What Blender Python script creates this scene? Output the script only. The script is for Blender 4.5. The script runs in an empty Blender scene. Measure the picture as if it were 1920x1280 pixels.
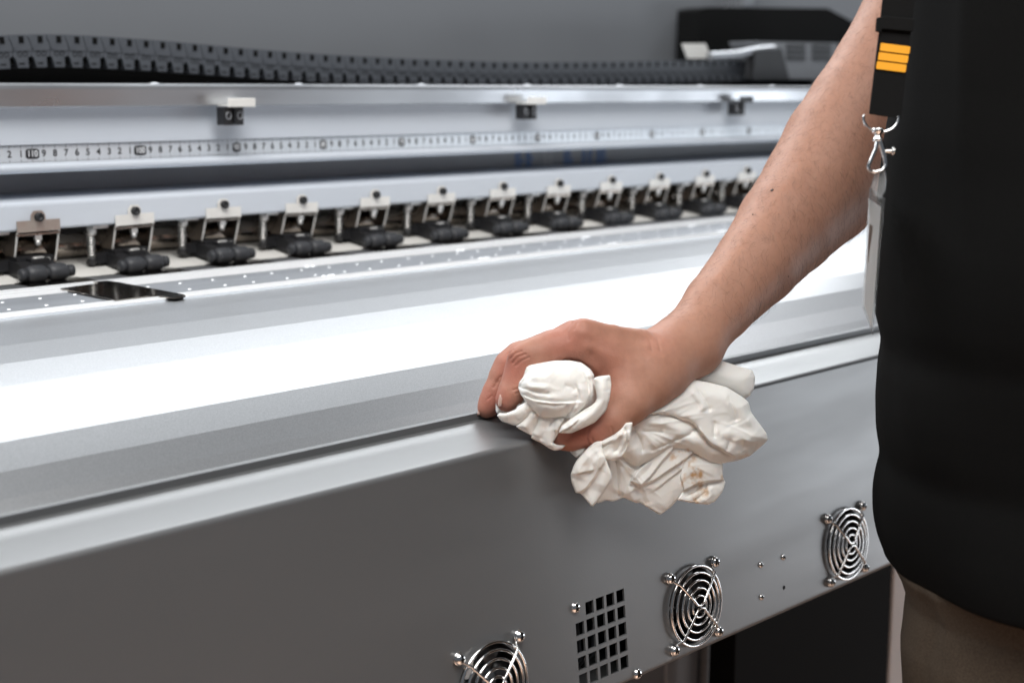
import bpy, bmesh, math, random
import numpy as np
from mathutils import Vector, Matrix
random.seed(4); rng = np.random.default_rng(7)
S = bpy.context.scene
COL = S.collection

# ------------------------------------------------------------------ camera
H = 1.20                                    # lens height above the floor
F = 2700.0                                  # focal length in photo pixels (1920 wide)
PITCH = math.atan2(468, F)
_d = np.array([2705., -468., F]); AX = _d / np.linalg.norm(_d)      # printer length, in lens axes
AU = np.array([0, -math.cos(PITCH), -math.sin(PITCH)])
AY = np.cross(AU, AX); AY = AY if AY[2] > 0 else -AY
MW = np.array([AX, AY, AU])                 # lens axes (right, down, forward) -> world
RIGHT, FWD = MW[:, 0], MW[:, 2]
cam = bpy.data.cameras.new('camera'); camo = bpy.data.objects.new('camera', cam); COL.objects.link(camo)
m3 = np.column_stack([MW[:, 0], -MW[:, 1], -MW[:, 2]])
camo.matrix_world = Matrix.Translation((0, 0, H)) @ Matrix(m3.tolist()).to_4x4()
cam.sensor_width = 36; cam.lens = 36 * F / 1920
cam.clip_start = 0.02; cam.clip_end = 100
cam.dof.use_dof = True; cam.dof.focus_distance = 0.95; cam.dof.aperture_fstop = 6.7
S.camera = camo

# ------------------------------------------------------------------ light
wd = bpy.data.worlds.new('World'); S.world = wd; wd.use_nodes = True
wd.node_tree.nodes['Background'].inputs[0].default_value = (0.80, 0.88, 1.0, 1)
wd.node_tree.nodes['Background'].inputs[1].default_value = 0.13

def area(name, loc, target, sx, sy, power, color):
    l = bpy.data.lights.new(name, 'AREA'); l.shape = 'RECTANGLE'; l.size = sx; l.size_y = sy
    l.energy = power; l.color = color
    o = bpy.data.objects.new(name, l); COL.objects.link(o); o.location = loc
    o.rotation_euler = (Vector(target) - Vector(loc)).to_track_quat('-Z', 'Y').to_euler()
    return o
area('hood_lamp', (1.2, 1.44, H + .58), (1.2, .78, H - .16), 3.4, .44, 34, (.93, .97, 1.0))
area('ceiling_lamp', (-.05, .25, H + 1.55), (.75, .75, H - .2), 1.5, 1.3, 30, (1.0, .985, .96))
area('ceiling_lamp', (.40, -.45, H + 1.50), (.85, .55, H - .2), 1.2, 1.0, 24, (1.0, .985, .96))
area('ceiling_lamp', (3.00, .50, H + 1.65), (2.6, .55, 0), .9, .9, 12, (.96, .98, 1.0))
area('panel_side_fill', (4.2, -1.15, H - .68), (1.1, .58, H - .3), 1.7, 1.2, 30, (.88, .94, 1.0))  # unseen softbox, added to reflect in the right of the panel
fl = area('floor_bounce_fill', (.05, -.75, H + .9), (.15, -.55, 0), .7, .7, 12, (1.0, .95, .90)); fl.data.spread = math.radians(48)  # unseen lamp, added to brighten the floor for warm bounce
S.view_settings.view_transform = 'Standard'; S.view_settings.look = 'None'
S.view_settings.exposure = 0; S.view_settings.gamma = 1
S.render.engine = 'CYCLES'
S.cycles.use_denoising = True
S.cycles.max_bounces = 8

# ------------------------------------------------------------------ helpers
def ray(px, py): return MW @ np.array([(px - 960) / F, (py - 640) / F, 1.0])
O = np.array([0, 0, H])
def at(px, py, d): return ray(px, py) * d + O                 # point at a given distance
def onY(px, py, Y): r = ray(px, py); return r * (Y / r[1]) + O
def cam2w(P): return np.asarray(P) @ MW.T + O                  # lens-axes metres -> world

def mat(name, color, rough=.5, metal=0., noise=None, bump=None, spec=.5, coat=0., sss=0., aniso=0., rnoise=None):
    m = bpy.data.materials.new(name); m.use_nodes = True
    nt = m.node_tree; b = nt.nodes['Principled BSDF']
    b.inputs['Base Color'].default_value = (*color, 1); b.inputs['Roughness'].default_value = rough
    b.inputs['Metallic'].default_value = metal; b.inputs['Specular IOR Level'].default_value = spec
    b.inputs['Coat Weight'].default_value = coat; b.inputs['Coat Roughness'].default_value = .36
    if sss:
        b.inputs['Subsurface Weight'].default_value = sss
        b.inputs['Subsurface Radius'].default_value = (.008, .003, .0015)
        b.inputs['Subsurface Scale'].default_value = 1.0
    tc = nt.nodes.new('ShaderNodeTexCoord')
    def ns(scale, detail, stretch=None):
        n = nt.nodes.new('ShaderNodeTexNoise'); n.inputs['Scale'].default_value = scale
        n.inputs['Detail'].default_value = detail
        if stretch:
            mp = nt.nodes.new('ShaderNodeMapping'); mp.inputs['Scale'].default_value = stretch
            nt.links.new(tc.outputs['Object'], mp.inputs[0]); nt.links.new(mp.outputs[0], n.inputs[0])
        else: nt.links.new(tc.outputs['Object'], n.inputs[0])
        return n
    if noise:                                                    # (scale, detail, other colour, stretch)
        n = ns(noise[0], noise[1], noise[3] if len(noise) > 3 else None)
        mr = nt.nodes.new('ShaderNodeMapRange'); mr.inputs[1].default_value = .32; mr.inputs[2].default_value = .68
        nt.links.new(n.outputs[0], mr.inputs[0])
        mx = nt.nodes.new('ShaderNodeMix'); mx.data_type = 'RGBA'
        mx.inputs[6].default_value = (*color, 1); mx.inputs[7].default_value = (*noise[2], 1)
        nt.links.new(mr.outputs[0], mx.inputs[0]); nt.links.new(mx.outputs[2], b.inputs['Base Color'])
    if rnoise:                                                   # (scale, lo, hi, stretch)
        n = ns(rnoise[0], 4, rnoise[3] if len(rnoise) > 3 else None)
        mr = nt.nodes.new('ShaderNodeMapRange'); mr.inputs[1].default_value = .3; mr.inputs[2].default_value = .7
        mr.inputs[3].default_value = rnoise[1]; mr.inputs[4].default_value = rnoise[2]
        nt.links.new(n.outputs[0], mr.inputs[0]); nt.links.new(mr.outputs[0], b.inputs['Roughness'])
    if bump:                                                     # (scale, strength, distance, stretch)
        n = ns(bump[0], 3, bump[3] if len(bump) > 3 else None)
        bp = nt.nodes.new('ShaderNodeBump'); bp.inputs['Strength'].default_value = bump[1]
        bp.inputs['Distance'].default_value = bump[2]
        nt.links.new(n.outputs[0], bp.inputs['Height']); nt.links.new(bp.outputs[0], b.inputs['Normal'])
    return m

M = dict(
 panel = mat('grey_powder_coat', (.098, .100, .103), .34, noise=(3, 3, (.108, .110, .113)), bump=(900, .10, .0004), rnoise=(7, .30, .42, (.6, 4, 4)), spec=.9, coat=.4),
 apron = mat('satin_aluminium', (.46, .465, .475), .35, .90, noise=(1400, 2, (.36, .365, .375)), bump=(1600, .10, .0003)),
 plate = mat('platen_aluminium', (.38, .39, .41), .40, .85, noise=(60, 4, (.31, .32, .34), (.15, 1, 1)), bump=(700, .08, .0003)),
 bright = mat('polished_ridge', (.93, .94, .95), .30, .25),
 rail = mat('rail_aluminium', (.38, .39, .41), .32, .8, noise=(9, 3, (.46, .47, .49), (.5, 1, 1)), rnoise=(14, .22, .42, (.4, 1, 1))),
 white = mat('white_paint', (.62, .665, .73), .35, noise=(6, 3, (.66, .70, .76))),
 tape = mat('ruler_tape', (.66, .70, .75), .30, .25, noise=(8, 3, (.72, .76, .80), (.6, 1, 1))),
 ink = mat('black_ink', (.015, .015, .018), .5),
 tapewhite = mat('ruler_white', (.85, .86, .88), .4),
 gap = mat('dark_grey_back', (.62, .63, .66), .40, noise=(20, 3, (.57, .58, .61))),
 back = mat('grey_back_panel', (.16, .167, .18), .42, noise=(4, 3, (.172, .18, .193)), bump=(300, .05, .0005)),
 chain = mat('chain_plastic', (.072, .079, .092), .45, noise=(90, 3, (.088, .096, .11)), bump=(300, .12, .0006)),
 black = mat('black_plastic', (.012, .012, .013), .42, noise=(40, 3, (.018, .018, .02)), bump=(500, .1, .0004)),
 rubber = mat('roller_rubber', (.030, .032, .037), .48, noise=(120, 3, (.05, .052, .058)), bump=(900, .25, .0004)),
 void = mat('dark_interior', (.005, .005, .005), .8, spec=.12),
 steel = mat('nickel_steel', (.62, .60, .57), .20, 1., noise=(30, 3, (.70, .69, .67))),
 cheek = mat('brown_nickel', (.46, .41, .36), .25, 1., noise=(24, 4, (.36, .31, .27), (1, 1, .4)), rnoise=(40, .16, .34)),
 tab = mat('ivory_tab', (.90, .88, .84), .35, .1, noise=(40, 3, (.84, .82, .78))),
 tabpink = mat('tarnished_tab', (.42, .30, .26), .32, .5, noise=(60, 3, (.52, .48, .43))),
 nutsteel = mat('zinc_nut', (.70, .69, .67), .38, .7),
 blade = mat('fan_blade_plastic', (.03, .03, .032), .35),
 chrome = mat('chrome_wire', (.86, .85, .84), .09, 1.),
 mirror = mat('dark_mirror_plate', (.16, .145, .13), .12, 1., noise=(30, 3, (.20, .18, .16))),
 cream = mat('cream_guide', (.82, .80, .76), .55, noise=(10, 3, (.62, .61, .58))),
 blue = mat('blue_block', (.10, .30, .75), .5), whiteblock = mat('white_block', (.95, .95, .95), .5),
 shirt = mat('black_jersey', (.0034, .0033, .0032), .9, noise=(1800, 2, (.0065, .0063, .006)), bump=(2200, .35, .0006), spec=.08),
 trousers = mat('khaki_cotton', (.060, .043, .030), .9, noise=(900, 2, (.085, .064, .046)), bump=(1500, .4, .0008), spec=.2),
 strap = mat('black_webbing', (.005, .005, .005), .8, bump=(2500, .5, .0006), spec=.15),
 yellow = mat('yellow_print', (.95, .40, .008), .5, bump=(2500, .3, .0004)),
 nail = mat('fingernail', (.56, .34, .28), .28, sss=.2),
 hair = mat('arm_hair', (.035, .018, .012), .5),
 mole = mat('mole', (.05, .018, .012), .5),
 card = mat('white_card', (.82, .83, .84), .35),
 leg = mat('pale_leg_paint', (.62, .56, .53), .45),
 floor = mat('warm_floor', (.52, .36, .27), .5, noise=(5, 4, (.46, .31, .23))),
)
# clear plastic of the badge pocket
pl = bpy.data.materials.new('clear_plastic'); pl.use_nodes = True
_b = pl.node_tree.nodes['Principled BSDF']; _b.inputs['Base Color'].default_value = (.93, .95, .96, 1)
_b.inputs['Roughness'].default_value = .06; _b.inputs['Transmission Weight'].default_value = .9; _b.inputs['IOR'].default_value = 1.12
M['plastic'] = pl

def skin_material():
    m = mat('skin', (.50, .262, .178), .52, sss=.14, spec=.28)
    nt = m.node_tree; b = nt.nodes['Principled BSDF']; L = nt.links.new
    tc = nt.nodes.new('ShaderNodeTexCoord')
    def n(s, d):
        k = nt.nodes.new('ShaderNodeTexNoise'); k.inputs['Scale'].default_value = s; k.inputs['Detail'].default_value = d
        L(tc.outputs['Object'], k.inputs[0]); return k
    big, mid = n(16, 3), n(260, 4)
    at_ = nt.nodes.new('ShaderNodeAttribute'); at_.attribute_name = 'redness'
    mx = nt.nodes.new('ShaderNodeMix'); mx.data_type = 'RGBA'
    mx.inputs[6].default_value = (.425, .226, .156, 1); mx.inputs[7].default_value = (.365, .183, .124, 1)
    L(big.outputs[0], mx.inputs[0])
    mx3 = nt.nodes.new('ShaderNodeMix'); mx3.data_type = 'RGBA'; mx3.inputs[7].default_value = (.41, .150, .108, 1)
    L(mx.outputs[2], mx3.inputs[6]); L(at_.outputs['Fac'], mx3.inputs[0])
    mx2 = nt.nodes.new('ShaderNodeMix'); mx2.data_type = 'RGBA'; mx2.blend_type = 'MULTIPLY'; mx2.inputs[0].default_value = .22
    L(mx3.outputs[2], mx2.inputs[6])
    cr = nt.nodes.new('ShaderNodeMapRange'); cr.inputs[1].default_value = .3; cr.inputs[2].default_value = .6; cr.inputs[3].default_value = .65
    L(mid.outputs[0], cr.inputs[0]); L(cr.outputs[0], mx2.inputs[7]); L(mx2.outputs[2], b.inputs['Base Color'])
    v = nt.nodes.new('ShaderNodeTexVoronoi'); v.inputs['Scale'].default_value = 700; v.feature = 'DISTANCE_TO_EDGE'
    L(tc.outputs['Object'], v.inputs[0])
    ad = nt.nodes.new('ShaderNodeMath'); ad.operation = 'ADD'; L(v.outputs[0], ad.inputs[0]); L(mid.outputs[0], ad.inputs[1])
    bp = nt.nodes.new('ShaderNodeBump'); bp.inputs['Strength'].default_value = .28; bp.inputs['Distance'].default_value = .0006
    L(ad.outputs[0], bp.inputs['Height']); L(bp.outputs[0], b.inputs['Normal'])
    return m
M['skin'] = skin_material()

def cloth_material():
    m = mat('cotton_rag', (.80, .77, .72), .85, spec=.2)
    nt = m.node_tree; b = nt.nodes['Principled BSDF']; L = nt.links.new
    tc = nt.nodes.new('ShaderNodeTexCoord')
    def n(s, d):
        k = nt.nodes.new('ShaderNodeTexNoise'); k.inputs['Scale'].default_value = s; k.inputs['Detail'].default_value = d
        L(tc.outputs['Object'], k.inputs[0]); return k
    a = nt.nodes.new('ShaderNodeAttribute'); a.attribute_name = 'stain'
    nz = n(120, 5)
    mul = nt.nodes.new('ShaderNodeMath'); mul.operation = 'MULTIPLY'
    mr = nt.nodes.new('ShaderNodeMapRange'); mr.inputs[1].default_value = .42; mr.inputs[2].default_value = .58
    L(nz.outputs[0], mr.inputs[0]); L(mr.outputs[0], mul.inputs[0]); L(a.outputs['Fac'], mul.inputs[1])
    mx0 = nt.nodes.new('ShaderNodeMix'); mx0.data_type = 'RGBA'
    mx0.inputs[6].default_value = (.90, .885, .85, 1); mx0.inputs[7].default_value = (.86, .835, .79, 1)
    L(n(30, 3).outputs[0], mx0.inputs[0])
    mx = nt.nodes.new('ShaderNodeMix'); mx.data_type = 'RGBA'; mx.inputs[7].default_value = (.58, .36, .19, 1)
    L(mx0.outputs[2], mx.inputs[6]); L(mul.outputs[0], mx.inputs[0]); L(mx.outputs[2], b.inputs['Base Color'])
    w = nt.nodes.new('ShaderNodeTexWave'); w.inputs['Scale'].default_value = 420; w.inputs['Distortion'].default_value = 2.5
    mp = nt.nodes.new('ShaderNodeMapping'); mp.inputs['Rotation'].default_value = (.3, .5, .9)
    L(tc.outputs['Object'], mp.inputs[0]); L(mp.outputs[0], w.inputs[0])
    ad = nt.nodes.new('ShaderNodeMath'); ad.operation = 'ADD'; L(w.outputs[0], ad.inputs[0]); L(n(900, 3).outputs[0], ad.inputs[1])
    bp = nt.nodes.new('ShaderNodeBump'); bp.inputs['Strength'].default_value = .38; bp.inputs['Distance'].default_value = .0005
    L(ad.outputs[0], bp.inputs['Height']); L(bp.outputs[0], b.inputs['Normal'])
    b.inputs['Subsurface Weight'].default_value = .3; b.inputs['Subsurface Radius'].default_value = (.003, .0025, .002)
    return m
M['cloth'] = cloth_material()

class MB:
    """collects shapes; build() links them as one mesh object"""
    def __init__(s): s.v = []; s.f = []; s.mi = []; s.sm = []; s.mats = []
    def _m(s, m):
        if m not in s.mats: s.mats.append(m)
        return s.mats.index(m)
    def add(s, V, Fc, m=None, smooth=False):
        o = len(s.v); s.v += [tuple(map(float, p)) for p in V]
        k = s._m(m) if m else 0
        for f in Fc: s.f.append(tuple(i + o for i in f)); s.mi.append(k); s.sm.append(smooth)
    def box(s, lo, hi, m=None):
        x0, y0, z0 = lo; x1, y1, z1 = hi
        s.add([(x0,y0,z0),(x1,y0,z0),(x1,y1,z0),(x0,y1,z0),(x0,y0,z1),(x1,y0,z1),(x1,y1,z1),(x0,y1,z1)],
              [(0,3,2,1),(4,5,6,7),(0,1,5,4),(1,2,6,5),(2,3,7,6),(3,0,4,7)], m)
    def tube(s, pts, r, n=10, m=None, caps=True, closed=False):
        pts = [Vector(p) for p in pts]; N = len(pts); V = []; Fc = []
        rs = r if hasattr(r, '__len__') else [r] * N
        up = None
        for i, p in enumerate(pts):
            if closed: t = pts[(i + 1) % N] - pts[i - 1]
            else: t = pts[min(i + 1, N - 1)] - pts[max(i - 1, 0)]
            t.normalize()
            if up is None: up = t.orthogonal().normalized()
            up = (up - t * up.dot(t)).normalized(); w = t.cross(up)
            for k in range(n):
                a = 2 * math.pi * k / n; V.append(p + (up * math.cos(a) + w * math.sin(a)) * rs[i])
        for i in range(N if closed else N - 1):
            j = (i + 1) % N
            for k in range(n): Fc.append((i*n+k, i*n+(k+1)%n, j*n+(k+1)%n, j*n+k))
        s.add(V, Fc, m, True)
        if caps and not closed:
            s.add(V[:n], [tuple(reversed(range(n)))], m); s.add(V[-n:], [tuple(range(n))], m)
    def extrude(s, poly, axis, lo, hi, m=None, smooth=False):
        """poly: 2-d outline; axis 0: (y,z) along x, 1: (x,z) along y, 2: (x,y) along z"""
        def P(p, t): return [(t, p[0], p[1]), (p[0], t, p[1]), (p[0], p[1], t)][axis]
        n = len(poly); V = [P(p, lo) for p in poly] + [P(p, hi) for p in poly]
        s.add(V, [tuple(range(n)), tuple(range(2*n-1, n-1, -1))], m)
        s.add(V, [(i, i+n, (i+1)%n+n, (i+1)%n) for i in range(n)], m, smooth)
    def strip(s, prof, x0, x1, m=None, smooth=False, nx=1):
        """open profile of (y,z) swept along x"""
        V = []; n = len(prof)
        for i in range(nx + 1):
            x = x0 + (x1 - x0) * i / nx; V += [(x, y, z) for y, z in prof]
        s.add(V, [(i*n+k, i*n+k+1, (i+1)*n+k+1, (i+1)*n+k) for i in range(nx) for k in range(n-1)], m, smooth)
    def lathe(s, prof, c, ax, n=16, m=None):
        """prof: (radius, height along ax)"""
        ax = Vector(ax).normalized(); u = ax.orthogonal().normalized(); w = ax.cross(u); V = []; k = len(prof)
        for i in range(n):
            a = 2*math.pi*i/n; d = u*math.cos(a)+w*math.sin(a)
            V += [Vector(c)+d*r+ax*h for r, h in prof]
        s.add(V, [(i*k+j, ((i+1)%n)*k+j, ((i+1)%n)*k+j+1, i*k+j+1) for i in range(n) for j in range(k-1)], m, True)
    def mesh(s, name, m=None):
        me = bpy.data.meshes.new(name); me.from_pydata(s.v, [], s.f); 
        if m and not s.mats: s.mats = [m]
        for k in s.mats: me.materials.append(k)
        me.polygons.foreach_set('material_index', s.mi); me.polygons.foreach_set('use_smooth', s.sm)
        bm = bmesh.new(); bm.from_mesh(me); bmesh.ops.recalc_face_normals(bm, faces=bm.faces); bm.to_mesh(me); bm.free()
        me.update(); return me
    def build(s, name, m=None, parent=None, bevel=0):
        if m and not s.mats: s.mats = [m]
        o = bpy.data.objects.new(name, s.mesh(name, m)); COL.objects.link(o)
        if parent: o.parent = parent
        if bevel:
            b = o.modifiers.new('bevel', 'BEVEL'); b.width = bevel; b.segments = 2; b.limit_method = 'ANGLE'; b.angle_limit = .7
        return o
def tag(o, label=None, cat=None, group=None, kind=None):
    if label: o['label'] = label
    if cat: o['category'] = cat
    if group: o['group'] = group
    if kind: o['kind'] = kind
    return o
def empty(name, loc=(0, 0, 0)):
    o = bpy.data.objects.new(name, None); COL.objects.link(o); o.location = loc; o.empty_display_size = .1; return o
def shared(o, parent=None, loc=None):
    c = o.copy(); COL.objects.link(c)
    if parent: c.parent = parent
    if loc is not None: c.location = loc
    return c
def Z(z): return z + H

# ------------------------------------------------------------------ floor
f = MB(); f.box((-5, -5, -.05), (8, 8, 0)); tag(f.build('floor', M['floor']), kind='structure')

# ------------------------------------------------------------------ printer
PR = empty('wide_format_printer', (1.2, 1.0, 0))
tag(PR, 'grey wide format printer with roller clips, ruler rail and fan guards in its front panel', 'printer')
class PRP: pass
_inv = Matrix.Translation((-1.2, -1.0, 0))
def part(mb, name, m=None, parent=None, bevel=0, label=None, kind=None):
    o = mb.build(name, m, None, bevel); o.parent = parent or PR
    if parent is None or parent is PR: o.matrix_parent_inverse = _inv
    if label: o['label'] = label
    if kind: o['kind'] = kind
    return o
X0, X1 = -.35, 2.35

# --- back panel behind the chain, with a side return at the far end
b = MB(); b.box((X0, 1.50, Z(-.25)), (2.03, 1.52, Z(.75)))
part(b, 'back_panel', M['back'], bevel=.002)
b = MB(); b.box((2.03, 1.46, Z(-.25)), (2.06, 1.54, Z(.75))); part(b, 'panel_seam', M['rail'])
b = MB(); b.box((2.06, 1.55, Z(-.25)), (3.4, 1.57, Z(.75))); part(b, 'end_panel', M['back'])
# --- dark trough under the chain
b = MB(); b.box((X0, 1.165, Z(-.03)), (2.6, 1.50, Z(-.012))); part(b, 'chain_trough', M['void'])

b = MB(); b.box((X0, 1.300, Z(-.012)), (2.0, 1.304, Z(.024))); part(b, 'chain_shade_strip', M['void'])  # added black strip, stands for the shadow between chain and rail

# --- carriage beam: rail cover, white face, lip
b = MB(); rail = [(1.160, Z(.0052)), (1.104, Z(.0068)), (1.1005, Z(.0062)), (1.099, Z(.0045)), (1.0985, Z(.002)), (1.0995, Z(-.0118)), (1.1010, Z(-.0128)), (1.1125, Z(-.0132))]
b.strip(rail, X0, 2.3, smooth=False); rc = part(b, 'rail_cover', M['rail'])
scb = MB(); scb.lathe([(0, .0014), (.0025, .0012), (.0042, .0005), (.0046, 0)], (0, 0, 0), (0, 0, 1), 12)
s0 = scb.build('screw', M['rail'], rc)
for k in range(16):
    o = s0 if k == 0 else shared(s0, rc); o.location = (.53 + k * .155 - .62, 1.112, Z(.0066))
b = MB(); b.box((X0, 1.1125, Z(-.0425)), (2.3, 1.165, Z(-.0132))); part(b, 'beam_face', M['white'])
b = MB(); b.box((X0, 1.1150, Z(-.0576)), (2.3, 1.165, Z(-.0425))); tp = part(b, 'ruler_tape', M['tape'])
b = MB(); b.strip([(1.1150, Z(-.0576)), (1.108, Z(-.0580)), (1.1045, Z(-.0590)), (1.1035, Z(-.0605)), (1.1045, Z(-.0640)), (1.108, Z(-.0655)), (1.165, Z(-.0655))], X0, 2.3, smooth=True)
part(b, 'beam_lip', M['white'])
# printed scale on the tape
glyph = {}
def glyph_mesh(ch, size):
    if ch not in glyph:
        c = bpy.data.curves.new('g', 'FONT'); c.body = ch; c.size = 1; c.offset = .018; c.align_x = 'CENTER'; c.align_y = 'CENTER'
        o = bpy.data.objects.new('g', c); COL.objects.link(o)
        me = o.to_mesh(); 
        glyph[ch] = ([tuple(v.co) for v in me.vertices], [tuple(p.vertices) for p in me.polygons])
        o.to_mesh_clear(); bpy.data.objects.remove(o); bpy.data.curves.remove(c)
    V, Fc = glyph[ch]; return V, Fc
RX = .570; zc = -.0503; dg = MB()
ys = 1.1147
for n in range(0, 131):
    x = RX + (110 - n) / 100
    if n % 10:
        V, Fc = glyph_mesh(str(n % 10), 1)
        dg.add([(x + v[0] * .0078, ys, Z(zc + v[1] * .0078)) for v in V], Fc, M['ink'])
    elif n:
        w = .0044 if n < 100 else .0060
        pts = [(x + sx * (w - .0012 * (abs(sy) > .8)), Z(zc + sy * .0042)) for sx, sy in ((-1, -.7), (-1, .7), (-.8, 1), (.8, 1), (1, .7), (1, -.7), (.8, -1), (-.8, -1))]
        dg.add([(p[0], ys + .0001, p[1]) for p in pts], [tuple(range(8))], M['ink'])
        V, Fc = glyph_mesh(str(n), 1)
        dg.add([(x + v[0] * .0062, ys - .0001, Z(zc + v[1] * .0072)) for v in V], Fc, M['tapewhite'])
    for k in range(10):
        xx = x + k / 1000; hgt = .0030 if k == 0 else (.0020 if k == 5 else .0011); wd_ = .00012 if k else .0002
        for z0, z1 in ((-.0428, -.0428 - hgt), (-.0572, -.0572 + hgt * .8)):
            dg.add([(xx - wd_, ys + .0001, Z(z0)), (xx + wd_, ys + .0001, Z(z0)), (xx + wd_, ys + .0001, Z(z1)), (xx - wd_, ys + .0001, Z(z1))], [(0, 1, 2, 3)], M['ink'])
part(dg, 'ruler_print', parent=tp, label='black centimetre numbers and ticks')
# hooks on the rail
for xh, dark in ((.748, 0), (1.128, 0), (1.510, 1)):
    y = 1.0975
    b = MB(); b.box((xh - .009, y - .010, Z(-.0295)), (xh + .012, y + .002, Z(-.0135))); b.box((xh + .0005, y - .0135, Z(-.028)), (xh + .0025, y - .010, Z(-.0145)))
    hk = part(b, 'cable_hook', M['black'], bevel=.0008)
    for dx in (-.0045, .0075):
        t = MB(); t.tube([(xh + dx + .0026 * math.cos(a), y - .0105, Z(-.021) + .0032 * math.sin(a)) for a in np.linspace(0, 2*math.pi, 14)[:-1]], .0006, 6, closed=True)
        part(t, 'ring', M['rail'], parent=hk)
    t = MB(); t.box((xh - .0085, y - .015, Z(-.0128)), (xh + .0205, y + .001, Z(-.0115))); t.box((xh - .0085, y - .0165, Z(-.0135)), (xh + .0205, y - .0150, Z(-.0058)))
    part(t, 'hook_cap', M['black'] if dark else M['tab'], parent=hk, bevel=.0005)
# dark back of the gap, with rows of small blue and white blocks on it
b = MB(); b.box((X0, 1.196, Z(-.11)), (2.4, 1.21, Z(-.01))); gp = part(b, 'gap_back', M['gap'])
def block_rows(px0, px1, m, cols):
    t = MB(); a0 = onY(px0, 290, 1.196)[0]; a1 = onY(px1, 290, 1.196)[0]
    for r in range(7):
        for c in range(cols):
            z0 = -.0715 - r * .0023; w = (a1 - a0) / cols
            x = a0 + c * w; k = random.uniform(.55, .92)
            t.box((x + .06 * w, 1.1953, Z(z0 - .0014)), (x + w * k, 1.1958, Z(z0)))
    part(t, 'colour_blocks', m, parent=gp)
block_rows(964, 1003, M['blue'], 2); block_rows(1018, 1038, M['whiteblock'], 2); block_rows(1055, 1076, M['blue'], 1); block_rows(1090, 1112, M['blue'], 2); block_rows(1116, 1142, M['blue'], 1)
# lower beam
b = MB(); b.strip([(1.196, Z(-.0868)), (1.097, Z(-.0868)), (1.0925, Z(-.0874)), (1.0905, Z(-.0885)), (1.0900, Z(-.0905)), (1.0902, Z(-.1085)), (1.0912, Z(-.1100)), (1.094, Z(-.1105)), (1.16, Z(-.1105))], X0, 2.3, smooth=False)
part(b, 'clip_beam', M['white'])
# steel shaft behind the clips, cream media guide under it
b = MB(); b.tube([(X0, 1.130, Z(-.1290)), (2.3, 1.130, Z(-.1290))], .0100, 20); part(b, 'steel_shaft', M['cheek'])
b = MB(); b.strip([(1.165, Z(-.1105)), (1.165, Z(-.1300)), (1.150, Z(-.1360)), (1.120, Z(-.1425)), (1.092, Z(-.1475)), (1.074, Z(-.1497))], X0, 2.3, smooth=True); part(b, 'media_guide', M['cream'])

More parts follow.
